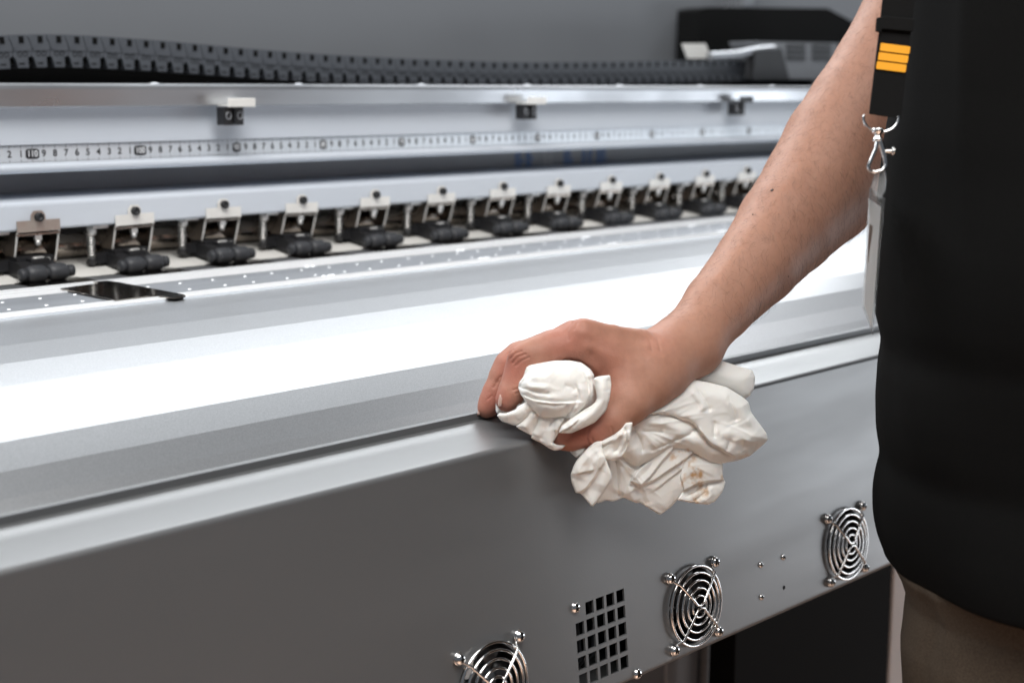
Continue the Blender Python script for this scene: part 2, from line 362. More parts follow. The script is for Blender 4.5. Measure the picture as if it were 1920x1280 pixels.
# --- pinch roller clips
def clip_meshes():
    d = {}
    W = .0185                                   # half width of the bracket
    b = MB(); y0 = -.0016
    b.box((-W, y0 - .0012, -.0112), (W, y0, -.0022)); b.extrude([(-.0062, -.0024), (.0062, -.0024), (.0060, .0022), (.0035, .0054), (-.0035, .0054), (-.0060, .0022)], 1, y0 - .0012, y0)
    d['tab'] = b.mesh('tab')
    def cheek(x):
        c = MB(); out = [(-.0012, -.0118), (.0004, -.0150), (.0042, -.026), (.0085, -.0368), (.0105, -.0388), (.0140, -.0392), (.0170, -.0370), (.0215, -.031), (.029, -.0265), (.041, -.0245), (.0430, -.0118)]
        c.extrude(out, 0, x - .0007, x + .0007); return c
    d['cheek'] = cheek(0).mesh('side_plate')
    e = MB()                                   # folded bright edge of the side plate
    ed = [(-.0018, -.0112), (.0000, -.0150), (.0038, -.026), (.0081, -.0368)]
    for (ya, za), (yb, zb) in zip(ed, ed[1:]):
        e.add([(-.0008, ya, za), (.0008, ya, za), (.0008, yb, zb), (-.0008, yb, zb), (-.0008, ya + .0005, za), (.0008, ya + .0005, za), (.0008, yb + .0005, zb), (-.0008, yb + .0005, zb)],
              [(0,1,2,3), (4,7,6,5), (0,4,5,1), (3,2,6,7), (1,5,6,2), (0,3,7,4)])
    d['edge'] = e.mesh('plate_edge')
    t = MB(); t.box((-W, -.0016, -.0142), (W, .040, -.0125)); d['roof'] = t.mesh('bracket_top')
    s = MB(); s.lathe([(0, -.0046), (.0015, -.0046), (.0015, -.0050), (.0034, -.0050), (.0037, -.0046), (.0037, .0)], (0, -.0016, .0004), (0, 1, 0), 14); d['screw'] = s.mesh('screw')
    n = MB(); n.box((-.0028, -.001, -.0185), (.0028, .003, -.0142)); n.lathe([(0, 0), (.0024, 0), (.0024, -.003), (.0015, -.0045), (0, -.0045)], (0, .001, -.0185), (0, 0, 1), 10); d['nut'] = n.mesh('nut')
    p = MB(); p.lathe([(0, -.006), (.0025, -.0055), (.0034, -.003), (.0034, .003), (.0025, .0055), (0, .006)], (-.002, -.002, -.0345), (1, .15, 0), 12); p.lathe([(0, -.002), (.0022, -.001), (.0022, .001), (0, .002)], (.0055, -.004, -.0345), (1, 0, 0), 10); d['pin'] = p.mesh('pivot_pin')
    a = MB()                                   # black arm that carries the rollers
    a.extrude([(.022, -.0345), (-.006, -.0345), (-.013, -.0375), (-.0185, -.0405), (-.0195, -.0450), (-.012, -.0470), (.004, -.0455), (.022, -.0440)], 0, -.0225, .0085)
    a.extrude([(-.006, -.0375), (-.014, -.0385), (-.014, -.0440), (-.008, -.0465)], 0, .0085, .0150)
    a.box((-.020, -.001, -.0345), (.012, .020, -.0310))
    a.box((-.012, -.010, -.0365), (.004, .004, -.0325))
    d['arm'] = a.mesh('roller_arm')
    r = MB()
    def rol(x0, x1, R):
        r.lathe([(0, x0), (R * .62, x0), (R * .80, x0 + .0008), (R * .93, x0 + .0026), (R, x0 + .005), (R, x1 - .005), (R * .95, x1 - .0026), (R * .82, x1 - .0008), (R * .62, x1), (0, x1)], (0, -.0175, -.0432), (1, 0, 0), 24)
    rol(-.0210, -.0045, .0070); d['roller'] = r.mesh('roller')
    h = MB(); h.tube([(-.0250, -.0175, -.0432), (.0185, -.0175, -.0432)], .0040, 14); h.lathe([(0, -.0265), (.0046, -.0265), (.0052, -.0255), (.0052, -.022), (.003, -.022)], (0, -.0175, -.0432), (1, 0, 0), 16); h.lathe([(.003, .0150), (.0046, .0150), (.0050, .0160), (.0046, .0195), (0, .0195)], (0, -.0175, -.0432), (1, 0, 0), 16); d['axle'] = h.mesh('axle')
    sp = MB(); R = .0032; N = 9                # tension spring with its hook and nut
    sp.tube([(-.0345 + R * math.cos(t), .012 + R * math.sin(t), -.0165 - .0215 * t / (2 * math.pi * N)) for t in np.linspace(0, 2 * math.pi * N, N * 12)], .0010, 5)
    sp.tube([(-.0345, .012, -.014), (-.0345, .012, -.040)], .0024, 10); d['spring'] = sp.mesh('spring')
    nb = MB(); nb.lathe([(0, .003), (.0028, .003), (.0044, .001), (.0044, -.003), (.003, -.005), (0, -.005)], (-.0345, .010, -.0135), (0, 0, 1), 8); nb.box((-.036, .004, -.0125), (-.022, .008, -.0100)); d['springnut'] = nb.mesh('spring_nut')
    fb = MB(); fb.lathe([(0, .004), (.0042, .004), (.0042, -.0035), (0, -.0035)], (-.0345, .012, -.0395), (.2, -.5, 1), 12); fb.box((-.034, .009, -.0425), (-.019, .017, -.0335)); d['foot'] = fb.mesh('spring_foot')
    return d
CM = clip_meshes()
def child(me, name, m, parent, loc=(0, 0, 0)):
    o = bpy.data.objects.new(name, me); COL.objects.link(o); o.parent = parent; o.location = loc
    if not me.materials: me.materials.append(m)
    return o
pinktab = CM['tab'].copy()
for me in CM.values():
    bmz = bmesh.new(); bmz.from_mesh(me); bmz.to_mesh(me); bmz.free()
for i in range(-3, 17):
    xc = .5575 + .0885 * i
    u = child(CM['roof'], 'pinch_roller_clip', M['cheek'], PR); u.matrix_parent_inverse = _inv; u.location = (xc + random.uniform(-.0008, .0008), 1.09, Z(-.100) + random.uniform(-.0005, .0005)); u.rotation_euler = (0, random.uniform(-.02, .02), random.uniform(-.015, .015))
    child(pinktab if i == 0 else CM['tab'], 'mounting_tab', M['tabpink'] if i == 0 else M['tab'], u)
    for sx in (-1, 1):
        child(CM['cheek'], 'side_plate', M['cheek'], u, (sx * .0180, 0, 0)); child(CM['edge'], 'plate_edge', M['tab'], u, (sx * .0180, 0, 0))
    child(CM['screw'], 'screw', M['black'], u); child(CM['nut'], 'nut', M['nutsteel'], u); child(CM['pin'], 'pivot_pin', M['nutsteel'], u)
    child(CM['arm'], 'roller_arm', M['black'], u)
    child(CM['roller'], 'roller', M['rubber'], u); child(CM['roller'], 'roller', M['rubber'], u, (.0185, 0, 0)); child(CM['axle'], 'axle', M['rubber'], u)
    child(CM['spring'], 'spring', M['steel'], u); child(CM['springnut'], 'spring_nut', M['nutsteel'], u); child(CM['foot'], 'spring_foot', M['black'], u)

# --- platen plate with ridges, holes and the loose steel guide
PZ = -.150
b = MB(); b.strip([(1.30, Z(PZ - .006)), (1.098, Z(PZ - .006)), (1.098, Z(PZ)), (.9165, Z(PZ)), (.914, Z(PZ - .0015))], X0, 2.4); pt = part(b, 'platen', M['plate'])
b = MB()
for y, w in ((.9185, .0011), (.9265, .0008), (.9325, .0007), (1.0035, .0007), (1.0125, .0009), (1.021, .0006), (1.0300, .0010), (1.0405, .0008)):
    b.extrude([(y - w * 1.4, Z(PZ)), (y - w * .8, Z(PZ + .0010)), (y + w * .8, Z(PZ + .0010)), (y + w * 1.4, Z(PZ))], 0, X0, 2.4)
part(b, 'ridge', M['bright'], parent=pt, label='thin bright ridges along the platen', kind='stuff')
for k in range(9):
    b = MB(); xs = .44 + k * .0885 * 1.0; b.box((xs, 1.046, Z(PZ)), (xs + .056, 1.090, Z(PZ + .0006))); part(b, 'wear_strip', M['mirror'], parent=pt)
b = MB()
for k in range(90):
    for y, off in ((.9500, 0), (.985, .013)):
        x = X0 + .03 * k + off + random.uniform(-.002, .002)
        b.lathe([(0, .0005), (.0012, .0005), (.0015, 0)], (x, y, Z(PZ)), (0, 0, 1), 8)  # raised white discs; light in the holes is put into their colour
    if k % 6 == 0:
        for dx in (0, .006, .009): b.lathe([(0, .0012), (.0015, .001), (.0022, 0)], (X0 + .03 * k + dx, .9385, Z(PZ)), (0, 0, 1), 8)
        for dx in (.03, .036): b.lathe([(0, .0012), (.0015, .001), (.0022, 0)], (X0 + .03 * k + dx, 1.000, Z(PZ)), (0, 0, 1), 8)
part(b, 'perforation', M['bright'], parent=pt, label='rows of tiny white discs for lit holes, and screws', kind='stuff')
b = MB(); b.extrude([(.535, 1.014), (.533, .927), (.567, .929), (.567, .914), (.569, .908), (.580, .911), (.583, .918), (.5855, 1.014), (.584, 1.030), (.573, 1.032), (.571, 1.021), (.553, 1.018)], 2, Z(PZ + .0008), Z(PZ + .0018))
part(b, 'media_guard', M['mirror'], label='thin dark mirror steel plate lying across the platen')
# --- bent apron sloping down to the operator
ap = [(.9140, PZ - .0012), (.873, -.1516), (.835, -.1538), (.800, -.1582), (.768, -.1648), (.735, -.1725), (.710, -.1817), (.690, -.1922), (.675, -.2024), (.664, -.2112), (.657, -.224), (.650, -.26)]
b = MB(); b.strip([(y, Z(z)) for y, z in ap], X0, 2.4); part(b, 'bent_apron', M['apron'])

# --- front panel: bent sheet with fan openings and a vent grid
NP = Vector((0, -.9954, .0956)); 
def PY(z): return .6153 + .096 * z           # y of the panel face at height z (lens = 0)
FX = (.571, .7685, .964); FZ = -.3515
ZT, ZB = -.2132, -.3815
def fp(x, z, out=0): return (x, PY(z) + NP.y * out, Z(z) + NP.z * out)
bm = bmesh.new()
def loop(pts):
    vs = [bm.verts.new(fp(*p)) for p in pts]
    return [bm.edges.new((vs[i], vs[(i + 1) % len(vs)])) for i in range(len(vs))]
ed = loop([(X0, ZB), (2.4, ZB), (2.4, ZT), (X0, ZT)])
for cx in FX: ed += loop([(cx + .0268 * math.cos(a), FZ + .0268 * math.sin(a)) for a in np.linspace(0, 2*math.pi, 49)[:-1]])
VX0, VZ0, VPX, VPZ = .6485, -.3218, .01015, .0112
for r in range(5):
    for c in range(5):
        if r == 0 and c == 0: continue
        x = VX0 + c * VPX; z = VZ0 - r * VPZ
        ed += loop([(x, z), (x + .0078, z), (x + .0078, z - .0085), (x, z - .0085)])
bmesh.ops.triangle_fill(bm, use_beauty=True, use_dissolve=False, edges=ed, normal=NP)
bmesh.ops.recalc_face_normals(bm, faces=bm.faces)
if sum(1 for q in bm.faces if q.normal.dot(NP) < 0) > len(bm.faces) / 2: bmesh.ops.reverse_faces(bm, faces=bm.faces)
me = bpy.data.meshes.new('front_panel'); bm.to_mesh(me); bm.free()
me.materials.append(M['panel'])
fpn = bpy.data.objects.new('front_panel', me); COL.objects.link(fpn); fpn.parent = PR; fpn.matrix_parent_inverse = _inv
so = fpn.modifiers.new('thick', 'SOLIDIFY'); so.thickness = .0016; so.offset = -1
def arc(p0, p1, p2, n=6):                    # rounded bend through the corner p1
    return [tuple((1-t)**2*np.array(p0)+2*t*(1-t)*np.array(p1)+t*t*np.array(p2)) for t in np.linspace(0, 1, n)]
edge = (PY(-.2105), -.2105)
top = [(PY(ZT), ZT)] + arc((PY(ZT) , ZT), edge, (.5985, -.2101), 8)[1:] + arc((.6250, -.2072), (.6280, -.2068), (.6310, -.2062), 5) + arc((.6345, -.2052), (.6360, -.2046), (.640, -.2042), 5) + arc((.6550, -.2031), (.6562, -.2031), (.6563, -.2045), 4) + [(.6562, -.235)]
b = MB(); b.strip([(y, Z(z)) for y, z in top], X0, 2.4, smooth=True); part(b, 'top_flange', M['panel'])
b = MB(); b.strip([(y, Z(z)) for y, z in [(PY(ZB), ZB)] + arc((PY(ZB), ZB), (PY(ZB) - .0005, -.3845), (PY(ZB) + .003, -.3865), 6)[1:] + [(PY(ZB) + .0085, -.3895), (.64, -.3895), (.64, -.20)]], X0, 2.4, smooth=False); part(b, 'bottom_flange', M['panel'])
# interior behind the openings
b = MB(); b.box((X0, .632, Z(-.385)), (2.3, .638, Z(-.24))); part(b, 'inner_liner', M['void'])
# screws with a cross recess
def screw_mesh(R):
    b = MB(); prof = [(0, .0024), (R*.35, .0024), (R*.62, .0021), (R*.86, .0014), (R, .0004), (R, -.002)]
    b.lathe([(r, h * R / .0036) for r, h in prof], (0, 0, 0), NP, 20, M['chrome'])
    u = Vector((1, 0, 0)); w = NP.cross(u)
    for t, q in ((u, w), (w, u)):
        c = NP * (.00235 * R / .0036)
        V = [c + t * (sx * R * .42) + q * (sy * R * .11) + NP * k for k in (0, .0003) for sx, sy in ((-1, -1), (1, -1), (1, 1), (-1, 1))]
        b.add(V, [(0,1,2,3), (4,5,6,7), (0,1,5,4), (1,2,6,5), (2,3,7,6), (3,0,4,7)], M['void'])
    return b.mesh('screw')
SCM, SCS = screw_mesh(.0038), screw_mesh(.0024)
def pscrew(x, z, parent, me=SCM, out=0.):
    o = bpy.data.objects.new('screw', me); COL.objects.link(o); o.parent = parent
    if parent is PR: o.matrix_parent_inverse = _inv
    o.location = fp(x, z, out); return o
pscrew(.649, -.3225, fpn); pscrew(.705, -.382, fpn)
for x, z in ((.850, -.342), (.879, -.343), (.849, -.366)): pscrew(x, z, fpn, SCS)
b = MB(); b.lathe([(0, .0003), (.0013, .0003), (.0016, .0001)], fp(.878, -.366), NP, 12); part(b, 'screw_hole', M['void'], parent=fpn)
b = MB(); b.extrude([(1.020, Z(-.3625)), (1.036, Z(-.3625)), (1.036, Z(-.3600)), (1.020, Z(-.3605))], 1, PY(-.362) - .0006, PY(-.362) + .001); part(b, 'slot', M['void'], parent=fpn)
# fan guards and the fans behind them
def ring_pts(cx, R, out, n=48): return [Vector(fp(cx + R * math.cos(a), FZ + R * math.sin(a), out)) for a in np.linspace(0, 2*math.pi, n + 1)[:-1]]
for fi, cx in enumerate(FX):
    b = MB(); b.tube(ring_pts(cx, .0278, .0030), .00105, 8, closed=True)
    g = part(b, 'fan_guard', M['chrome'])
    for R, o_ in ((.0232, .0042), (.0180, .0048), (.0127, .0052), (.0075, .0054)):
        t = MB(); t.tube(ring_pts(cx, R, o_), .0009, 8, closed=True); part(t, 'wire_ring', M['chrome'], parent=g)
    for sgn in (1, -1):                       # two bent wires, each from screw to screw around the centre
        P = [(-.025, .025), (-.0215, .0215), (-.0195, .0195), (-.0055, .0045)]
        pts = [Vector(fp(cx + x * 1.0, FZ + sgn * z, o_)) for (x, z), o_ in zip(P, (.0012, .0022, .0056, .0066))]
        pts += [Vector(fp(cx + .0058 * math.sin(a), FZ + sgn * (.0062 - .0058 * math.cos(a) * .9), .0067)) for a in np.linspace(-.9, .9, 9)]
        pts += [Vector(fp(cx - x, FZ + sgn * z, o_)) for (x, z), o_ in reversed(list(zip(P, (.0012, .0022, .0056, .0066))))]
        t = MB(); t.tube(pts, .0009, 8); part(t, 'wire_spoke', M['chrome'], parent=g)
    for sx in (-1, 1):
        for sz in (-1, 1):
            t = MB(); t.tube([Vector(fp(cx + sx * .025 + .0034 * math.cos(a), FZ + sz * .025 + .0034 * math.sin(a), .0014)) for a in np.linspace(0, 2*math.pi, 15)[:-1]], .0009, 6, closed=True)
            part(t, 'wire_eyelet', M['chrome'], parent=g); pscrew(cx + sx * .025, FZ + sz * .025, g, SCM, .0022)
    b = MB(); b.lathe([(.0268, 0), (.0270, -.022)], fp(cx, FZ, -.0017), NP, 40); b.lathe([(0, -.006), (.0105, -.006), (.0115, -.007), (.0115, -.02)], fp(cx, FZ), NP, 24)
    fan = part(b, 'cooling_fan', M['black'])
    for k in range(7):
        a0 = 2 * math.pi * k / 7 + .35 + fi * .3; V = []
        for r_, tw, ch in ((.0112, .9, .30), (.0185, .75, .36), (.0258, .6, .36)):
            for q, dep in ((-ch, -.006), (0, -.0105), (ch, -.0145)):
                V.append(fp(cx + r_ * math.cos(a0 + q), FZ + r_ * math.sin(a0 + q), dep))
        t = MB(); t.add(V, [(i*3+j, i*3+j+1, i*3+j+4, i*3+j+3) for i in (0, 1) for j in (0, 1)], smooth=True)
        bl = part(t, 'fan_blade', M['blade'], parent=fan); sd = bl.modifiers.new('t', 'SOLIDIFY'); sd.thickness = .0008
    if fi == 0:
        b = MB(); b.extrude([(cx - .014, Z(-.334)), (cx - .0045, Z(-.331)), (cx - .0035, Z(-.3385)), (cx - .0035, Z(-.3445)), (cx - .0045, Z(-.3465)), (cx - .013, Z(-.345))], 1, .590, .591)
        part(b, 'blade_glint', M['card'], parent=fan)  # white plate painted as the glint on a blade
# parts seen dimly through the vent
b = MB()
for k in range(7): b.tube([(.652 + .007 * k, .618, Z(-.385)), (.655 + .006 * k, .606, Z(-.372)), (.650 + .008 * k, .612, Z(-.35)), (.653 + .006 * k, .622, Z(-.31))], .0014, 6)
part(b, 'wire_bundle', M['rubber'])

# --- stand under the printer
b = MB(); b.box((1.434, .80, .0), (1.505, .86, Z(-.392))); part(b, 'stand_leg', M['leg'], bevel=.003)
b = MB(); b.box((1.128, .80, .20), (1.430, 1.15, Z(-.392))); part(b, 'ink_cabinet', M['void'])
b = MB(); b.box((1.055, .83, .20), (1.122, .90, Z(-.392))); part(b, 'stand_post', M['back'], bevel=.003)
b = MB(); b.tube([(1.085, .815, .3), (1.088, .81, .6), (1.094, .812, Z(-.395))], .006, 12); part(b, 'drain_hose', M['rubber'])

# --- cable chain
path_px = [(-330, 128), (-220, 116), (-130, 108), (-40, 101), (0, 97), (60, 94), (160, 96), (320, 106), (480, 120), (640, 130), (800, 136), (960, 140), (1120, 138), (1280, 134), (1450, 131)]
CY = 1.25
cp = [onY(x, y, CY) for x, y in path_px]
cx_ = np.array([p[0] for p in cp]); cz_ = np.array([p[2] for p in cp])
def chain_z(x):                                # smooth interpolation of the sagging line
    xs = np.linspace(x - .04, x + .04, 9); return float(np.mean(np.interp(xs, cx_, cz_)))
pitch = .0182; hh = .0152
b = MB(); xs = np.arange(cx_[0], cx_[-1], .02)
V = []; 
for x in xs:
    z = chain_z(x); V += [(x, CY + .003, z - hh * .8), (x, CY + .003, z + hh * .8), (x, CY + .020, z + hh * .8), (x, CY + .020, z - hh * .8)]
b.add(V, [(i*4+k, i*4+(k+1)%4, i*4+4+(k+1)%4, i*4+4+k) for i in range(len(xs)-1) for k in range(4)])
ch = part(b, 'cable_chain', M['void'], label='dark grey articulated cable chain sagging along the rail')
lk = MB()
R_ = [(.90, .96), (.86, .80), (.98, .45), (1.045, .12), (1.03, -.06), (.96, -.30), (.80, -.40)]
out = [(-.5 + x, z) for x, z in R_] + [(.30, -.98), (-.24, -.98), (-.38, -.40)] + [(-.5 + x - 1 + .035, z) for x, z in reversed(R_[:-1])]
out = [(x * pitch, z * hh) for x, z in out]
lk.extrude(out, 1, -.0015, .024, M['chain'])
lk.box((-.10 * pitch, -.0020, .46 * hh), (.16 * pitch, .0, .86 * hh), M['void'])  # raised dark box paints the shade in the link's hole
lk.box((-.20 * pitch, -.0018, -.78 * hh), (.10 * pitch, .0, -.70 * hh), M['void'])
lk.extrude([(-.42 * pitch, .02 * hh), (.48 * pitch, .02 * hh), (.46 * pitch, .20 * hh), (-.40 * pitch, .20 * hh)], 1, -.0024, .0, M['chain'])
for dx in (-.13, .17): lk.lathe([(.0018, .0003), (.0024, .0003)], (dx * pitch, -.0016, -.18 * hh), (0, -1, 0), 10, M['void'])
lme = lk.mesh('chain_link')
x = cx_[0] + .01
while x < cx_[-1]:
    z = chain_z(x); sl = (chain_z(x + .01) - chain_z(x - .01)) / .02
    o = bpy.data.objects.new('chain_link', lme); COL.objects.link(o); o.parent = ch; o.location = (x, CY, z); o.rotation_euler = (0, -math.atan(sl), 0)
    x += pitch * math.cos(math.atan(sl))

# --- print carriage parked at the far end
def px_poly(pts, Y): return [(onY(x, y, Y)[0], onY(x, y, Y)[2]) for x, y in pts]
b = MB(); b.extrude(px_poly([(1308, 150), (1312, 18), (1330, 14), (1552, 16), (1600, 42), (1680, 80), (1680, 150)], 1.44), 1, 1.44, 1.485); part(b, 'carriage_cover', M['void'], bevel=.004)
b = MB(); b.extrude(px_poly([(1420, 78), (1700, 84), (1700, 150), (1440, 148)], 1.24), 1, 1.24, 1.29); cv = part(b, 'carriage_side', M['back'], bevel=.002)
for k in range(3):
    for (a, c) in ((1476, 1510), (1524, 1558), (1572, 1606)):
        b = MB(); b.extrude(px_poly([(a, 84 + k * 11), (c, 84.5 + k * 11), (c, 91 + k * 11), (a, 90.5 + k * 11)], 1.2385), 1, 1.2375, 1.2395); part(b, 'vent_slot', M['black'], parent=cv)
b = MB(); b.extrude(px_poly([(1278, 82), (1322, 82), (1332, 110), (1288, 110)], 1.245), 1, 1.244, 1.2455); part(b, 'paper_tag', M['cream'])
b = MB(); b.tube([onY(1330, 106, 1.235), onY(1380, 103, 1.23), onY(1420, 95, 1.235), onY(1450, 92, 1.24)], .006, 10); part(b, 'cable_clamp', M['rail'])
b = MB(); b.extrude(px_poly([(1405, 95), (1455, 92), (1470, 150), (1400, 150)], 1.235), 1, 1.225, 1.24); part(b, 'chain_anchor', M['black'], bevel=.002)

# ------------------------------------------------------------------ person: distance-field body, continuous from finger tips to shoulder
def surface_nets(V, org, h):
    s = V < 0; nx, ny, nz = V.shape
    cnt = np.zeros((nx-1, ny-1, nz-1), np.int8)
    for a in (0, 1):
        for b_ in (0, 1):
            for c in (0, 1): cnt += s[a:nx-1+a, b_:ny-1+b_, c:nz-1+c]
    act = np.argwhere((cnt > 0) & (cnt < 8)); del cnt
    idx = -np.ones((nx-1, ny-1, nz-1), np.int32); idx[act[:, 0], act[:, 1], act[:, 2]] = np.arange(len(act))
    acc = np.zeros((len(act), 3)); n = np.zeros(len(act))
    cs = [np.array(c) for c in ((0,0,0),(1,0,0),(0,1,0),(1,1,0),(0,0,1),(1,0,1),(0,1,1),(1,1,1))]
    val = [V[act[:,0]+c[0], act[:,1]+c[1], act[:,2]+c[2]] for c in cs]
    for i in range(8):
        for j in range(i+1, 8):
            if abs(cs[i]-cs[j]).sum() != 1: continue
            a, b_ = val[i], val[j]; k = (a < 0) != (b_ < 0)
            t = np.where(k, a / np.where(a == b_, 1, a - b_), 0)
            acc += k[:, None] * (cs[i] + t[:, None] * (cs[j] - cs[i])); n += k
    P = org + h * (act + acc / n[:, None])
    Fs = []
    for ax in range(3):
        o1, o2 = [(1, 2), (2, 0), (0, 1)][ax]
        sl0 = [slice(None)] * 3; sl1 = [slice(None)] * 3; sl0[ax] = slice(0, -1); sl1[ax] = slice(1, None)
        e = s[tuple(sl0)] != s[tuple(sl1)]; q = np.argwhere(e)
        q = q[(q[:, o1] > 0) & (q[:, o2] > 0) & (q[:, o1] < V.shape[o1]-1) & (q[:, o2] < V.shape[o2]-1)]
        d1 = np.eye(3, dtype=int)[o1]; d2 = np.eye(3, dtype=int)[o2]
        g = lambda r: idx[r[:, 0], r[:, 1], r[:, 2]]
        quad = np.stack([g(q), g(q - d1), g(q - d1 - d2), g(q - d2)], 1)
        flip = s[q[:, 0], q[:, 1], q[:, 2]]
        quad[~flip] = quad[~flip][:, ::-1]
        Fs.append(quad)
    Fq = np.concatenate(Fs); return P, Fq[(Fq >= 0).all(1)]

HX = .0014
LO = np.array([-.045, -.335, .845]); HI = np.array([.40, .100, 1.215])
NG = np.ceil((HI - LO) / HX).astype(int)
def smin(a, b_, k):
    h = np.clip(k - np.abs(a - b_), 0, None) / k
    return np.minimum(a, b_) - h * h * k * .25
def pc(px, py, d): return np.array([(px - 960) / F * d, (py - 640) / F * d, d])
def cone(field, A, B, k, pad=.012, op='add'):
    """round cone between (px,py,depth,radius px) ends, blended into the field"""
    a, b_ = pc(*A[:3]), pc(*B[:3]); ra, rb = A[3] * A[2] / F, B[3] * B[2] / F
    lo = np.minimum(a - ra, b_ - rb) - pad - k; hi = np.maximum(a + ra, b_ + rb) + pad + k
    i0 = np.clip(((lo - LO) / HX).astype(int), 0, NG - 1); i1 = np.clip(((hi - LO) / HX).astype(int) + 1, 1, NG)
    if (i1 <= i0).any(): return
    gx, gy, gz = [(LO[i] + HX * np.arange(i0[i], i1[i])).astype(np.float32) for i in range(3)]
    ab = b_ - a; L2 = ab @ ab
    px_, py_, pz_ = gx[:, None, None] - a[0], gy[None, :, None] - a[1], gz[None, None, :] - a[2]
    t = np.clip((px_ * ab[0] + py_ * ab[1] + pz_ * ab[2]) / L2, 0, 1)
    D = np.sqrt((px_ - t * ab[0])**2 + (py_ - t * ab[1])**2 + (pz_ - t * ab[2])**2) - (ra + (rb - ra) * t)
    sl = tuple(slice(i0[i], i1[i]) for i in range(3))
    if op == 'add': field[sl] = smin(field[sl], D.astype(np.float32), k)
    else: field[sl] = -smin(-field[sl], D.astype(np.float32), k)
def chain_f(field, pts, k, pad=.004):
    """run of round cones (px, py, distance, radius px), blended into the field as one shape"""
    C = [pc(*p[:3]) for p in pts]; Rr = [p[3] * p[2] / F for p in pts]
    lo = np.min([c - r for c, r in zip(C, Rr)], 0) - pad - k; hi = np.max([c + r for c, r in zip(C, Rr)], 0) + pad + k
    i0 = np.clip(((lo - LO) / HX).astype(int), 0, NG - 1); i1 = np.clip(((hi - LO) / HX).astype(int) + 1, 1, NG)
    gx, gy, gz = [(LO[i] + HX * np.arange(i0[i], i1[i])).astype(np.float32) for i in range(3)]
    D = None
    for a, b_, ra, rb in zip(C, C[1:], Rr, Rr[1:]):
        ab = (b_ - a).astype(np.float32); L2 = ab @ ab
        px_, py_, pz_ = gx[:, None, None] - np.float32(a[0]), gy[None, :, None] - np.float32(a[1]), gz[None, None, :] - np.float32(a[2])
        t = np.clip((px_ * ab[0] + py_ * ab[1] + pz_ * ab[2]) / L2, 0, 1)
        e = np.sqrt((px_ - t * ab[0])**2 + (py_ - t * ab[1])**2 + (pz_ - t * ab[2])**2) - (np.float32(ra) + np.float32(rb - ra) * t)
        D = e if D is None else smin(D, e, np.float32(.003))
    sl = tuple(slice(i0[i], i1[i]) for i in range(3)); field[sl] = smin(field[sl], D, np.float32(k))

body = np.full(NG, .05, np.float32)
# arm
chain_f(body, [(1930, -330, 1.10, 150), (1790, -80, 1.125, 124), (1728, 52, 1.12, 119), (1672, 140, 1.11, 112), (1625, 215, 1.10, 114), (1582, 280, 1.09, 115), (1537, 354, 1.07, 110), (1475, 425, 1.04, 94), (1419, 495, 1.01, 79), (1347, 574, .98, 66), (1294, 640, .955, 58)], .01)
chain_f(body, [(1312, 618, .988, 48), (1262, 662, .972, 50)], .008)                               # far side of the wrist
# back of the hand: one run per metacarpal
chain_f(body, [(1294, 643, .955, 57), (1205, 678, .925, 48), (1130, 663, .908, 43), (1083, 645, .900, 41)], .008)
chain_f(body, [(1294, 646, .965, 57), (1205, 674, .942, 44), (1120, 650, .926, 42), (1078, 644, .920, 40)], .008)
chain_f(body, [(1280, 662, .973, 54), (1190, 682, .958, 44), (1085, 660, .943, 39)], .008)
chain_f(body, [(1268, 672, .980, 50), (1190, 696, .972, 42), (1100, 678, .963, 35)], .008)
# ball of the thumb and the web between thumb and index
chain_f(body, [(1292, 652, .950, 53), (1238, 703, .925, 46), (1178, 757, .897, 36)], .010)
chain_f(body, [(1235, 690, .925, 50), (1165, 702, .905, 38), (1120, 676, .900, 33)], .012)
chain_f(body, [(1212, 717, .912, 42), (1155, 742, .901, 33)], .012)
chain_f(body, [(1178, 757, .897, 36), (1146, 788, .891, 32), (1110, 810, .889, 28), (1072, 819, .889, 26), (1052, 823, .889, 21)], .006)
# fingers: index, middle, ring, little
def finger(pts):
    g = np.full(NG, .05, np.float32); chain_f(g, pts, .004)
    np.copyto(body, smin(body, g, .0045))
finger([(1090, 645, .900, 41), (1035, 656, .897, 36), (1000, 668, .895, 34), (982, 681, .894, 31), (974, 700, .893, 28), (966, 724, .892, 27), (957, 742, .890, 25), (949, 752, .889, 20)])
finger([(1078, 643, .920, 40), (1020, 660, .918, 34), (975, 672, .917, 31), (956, 686, .916, 29), (944, 706, .915, 26), (930, 737, .914, 25), (919, 757, .913, 22), (912, 767, .912, 17)])
finger([(1085, 655, .943, 38), (1010, 672, .940, 32), (968, 692, .938, 28), (950, 730, .936, 25), (936, 757, .935, 22), (930, 768, .935, 17)])
finger([(1100, 675, .963, 34), (1030, 690, .960, 27), (990, 712, .957, 24), (972, 742, .955, 21), (964, 760, .954, 16)])
# tendons, veins, creases, knuckles
chain_f(body, [(1205, 631, .921, 12), (1150, 622, .905, 11), (1095, 612, .893, 12)], .008)
chain_f(body, [(968, 664, .888, 12), (978, 660, .888, 12)], .006)
chain_f(body, [(1500, 330, 1.028, 5), (1440, 420, 1.004, 5), (1390, 480, .985, 5), (1340, 545, .962, 5)], .010)
for o_ in (0, 7): cone(body, (1000 + o_, 700, .8825, 1.5), (1012 + o_, 690, .8825, 1.5), .003, op='cut')
P, Q = surface_nets(body, LO, HX); del body
for _ in range(3):                                                                                  # light smoothing
    acc = np.zeros_like(P); n = np.zeros(len(P))
    for a in range(4):
        i, j = Q[:, a], Q[:, (a + 1) % 4]
        for k in range(3):
            acc[:, k] += np.bincount(i, P[j, k], len(P)) + np.bincount(j, P[i, k], len(P))
        n += np.bincount(i, minlength=len(P)) + np.bincount(j, minlength=len(P))
    P = P * .45 + (acc / n[:, None]) * .55
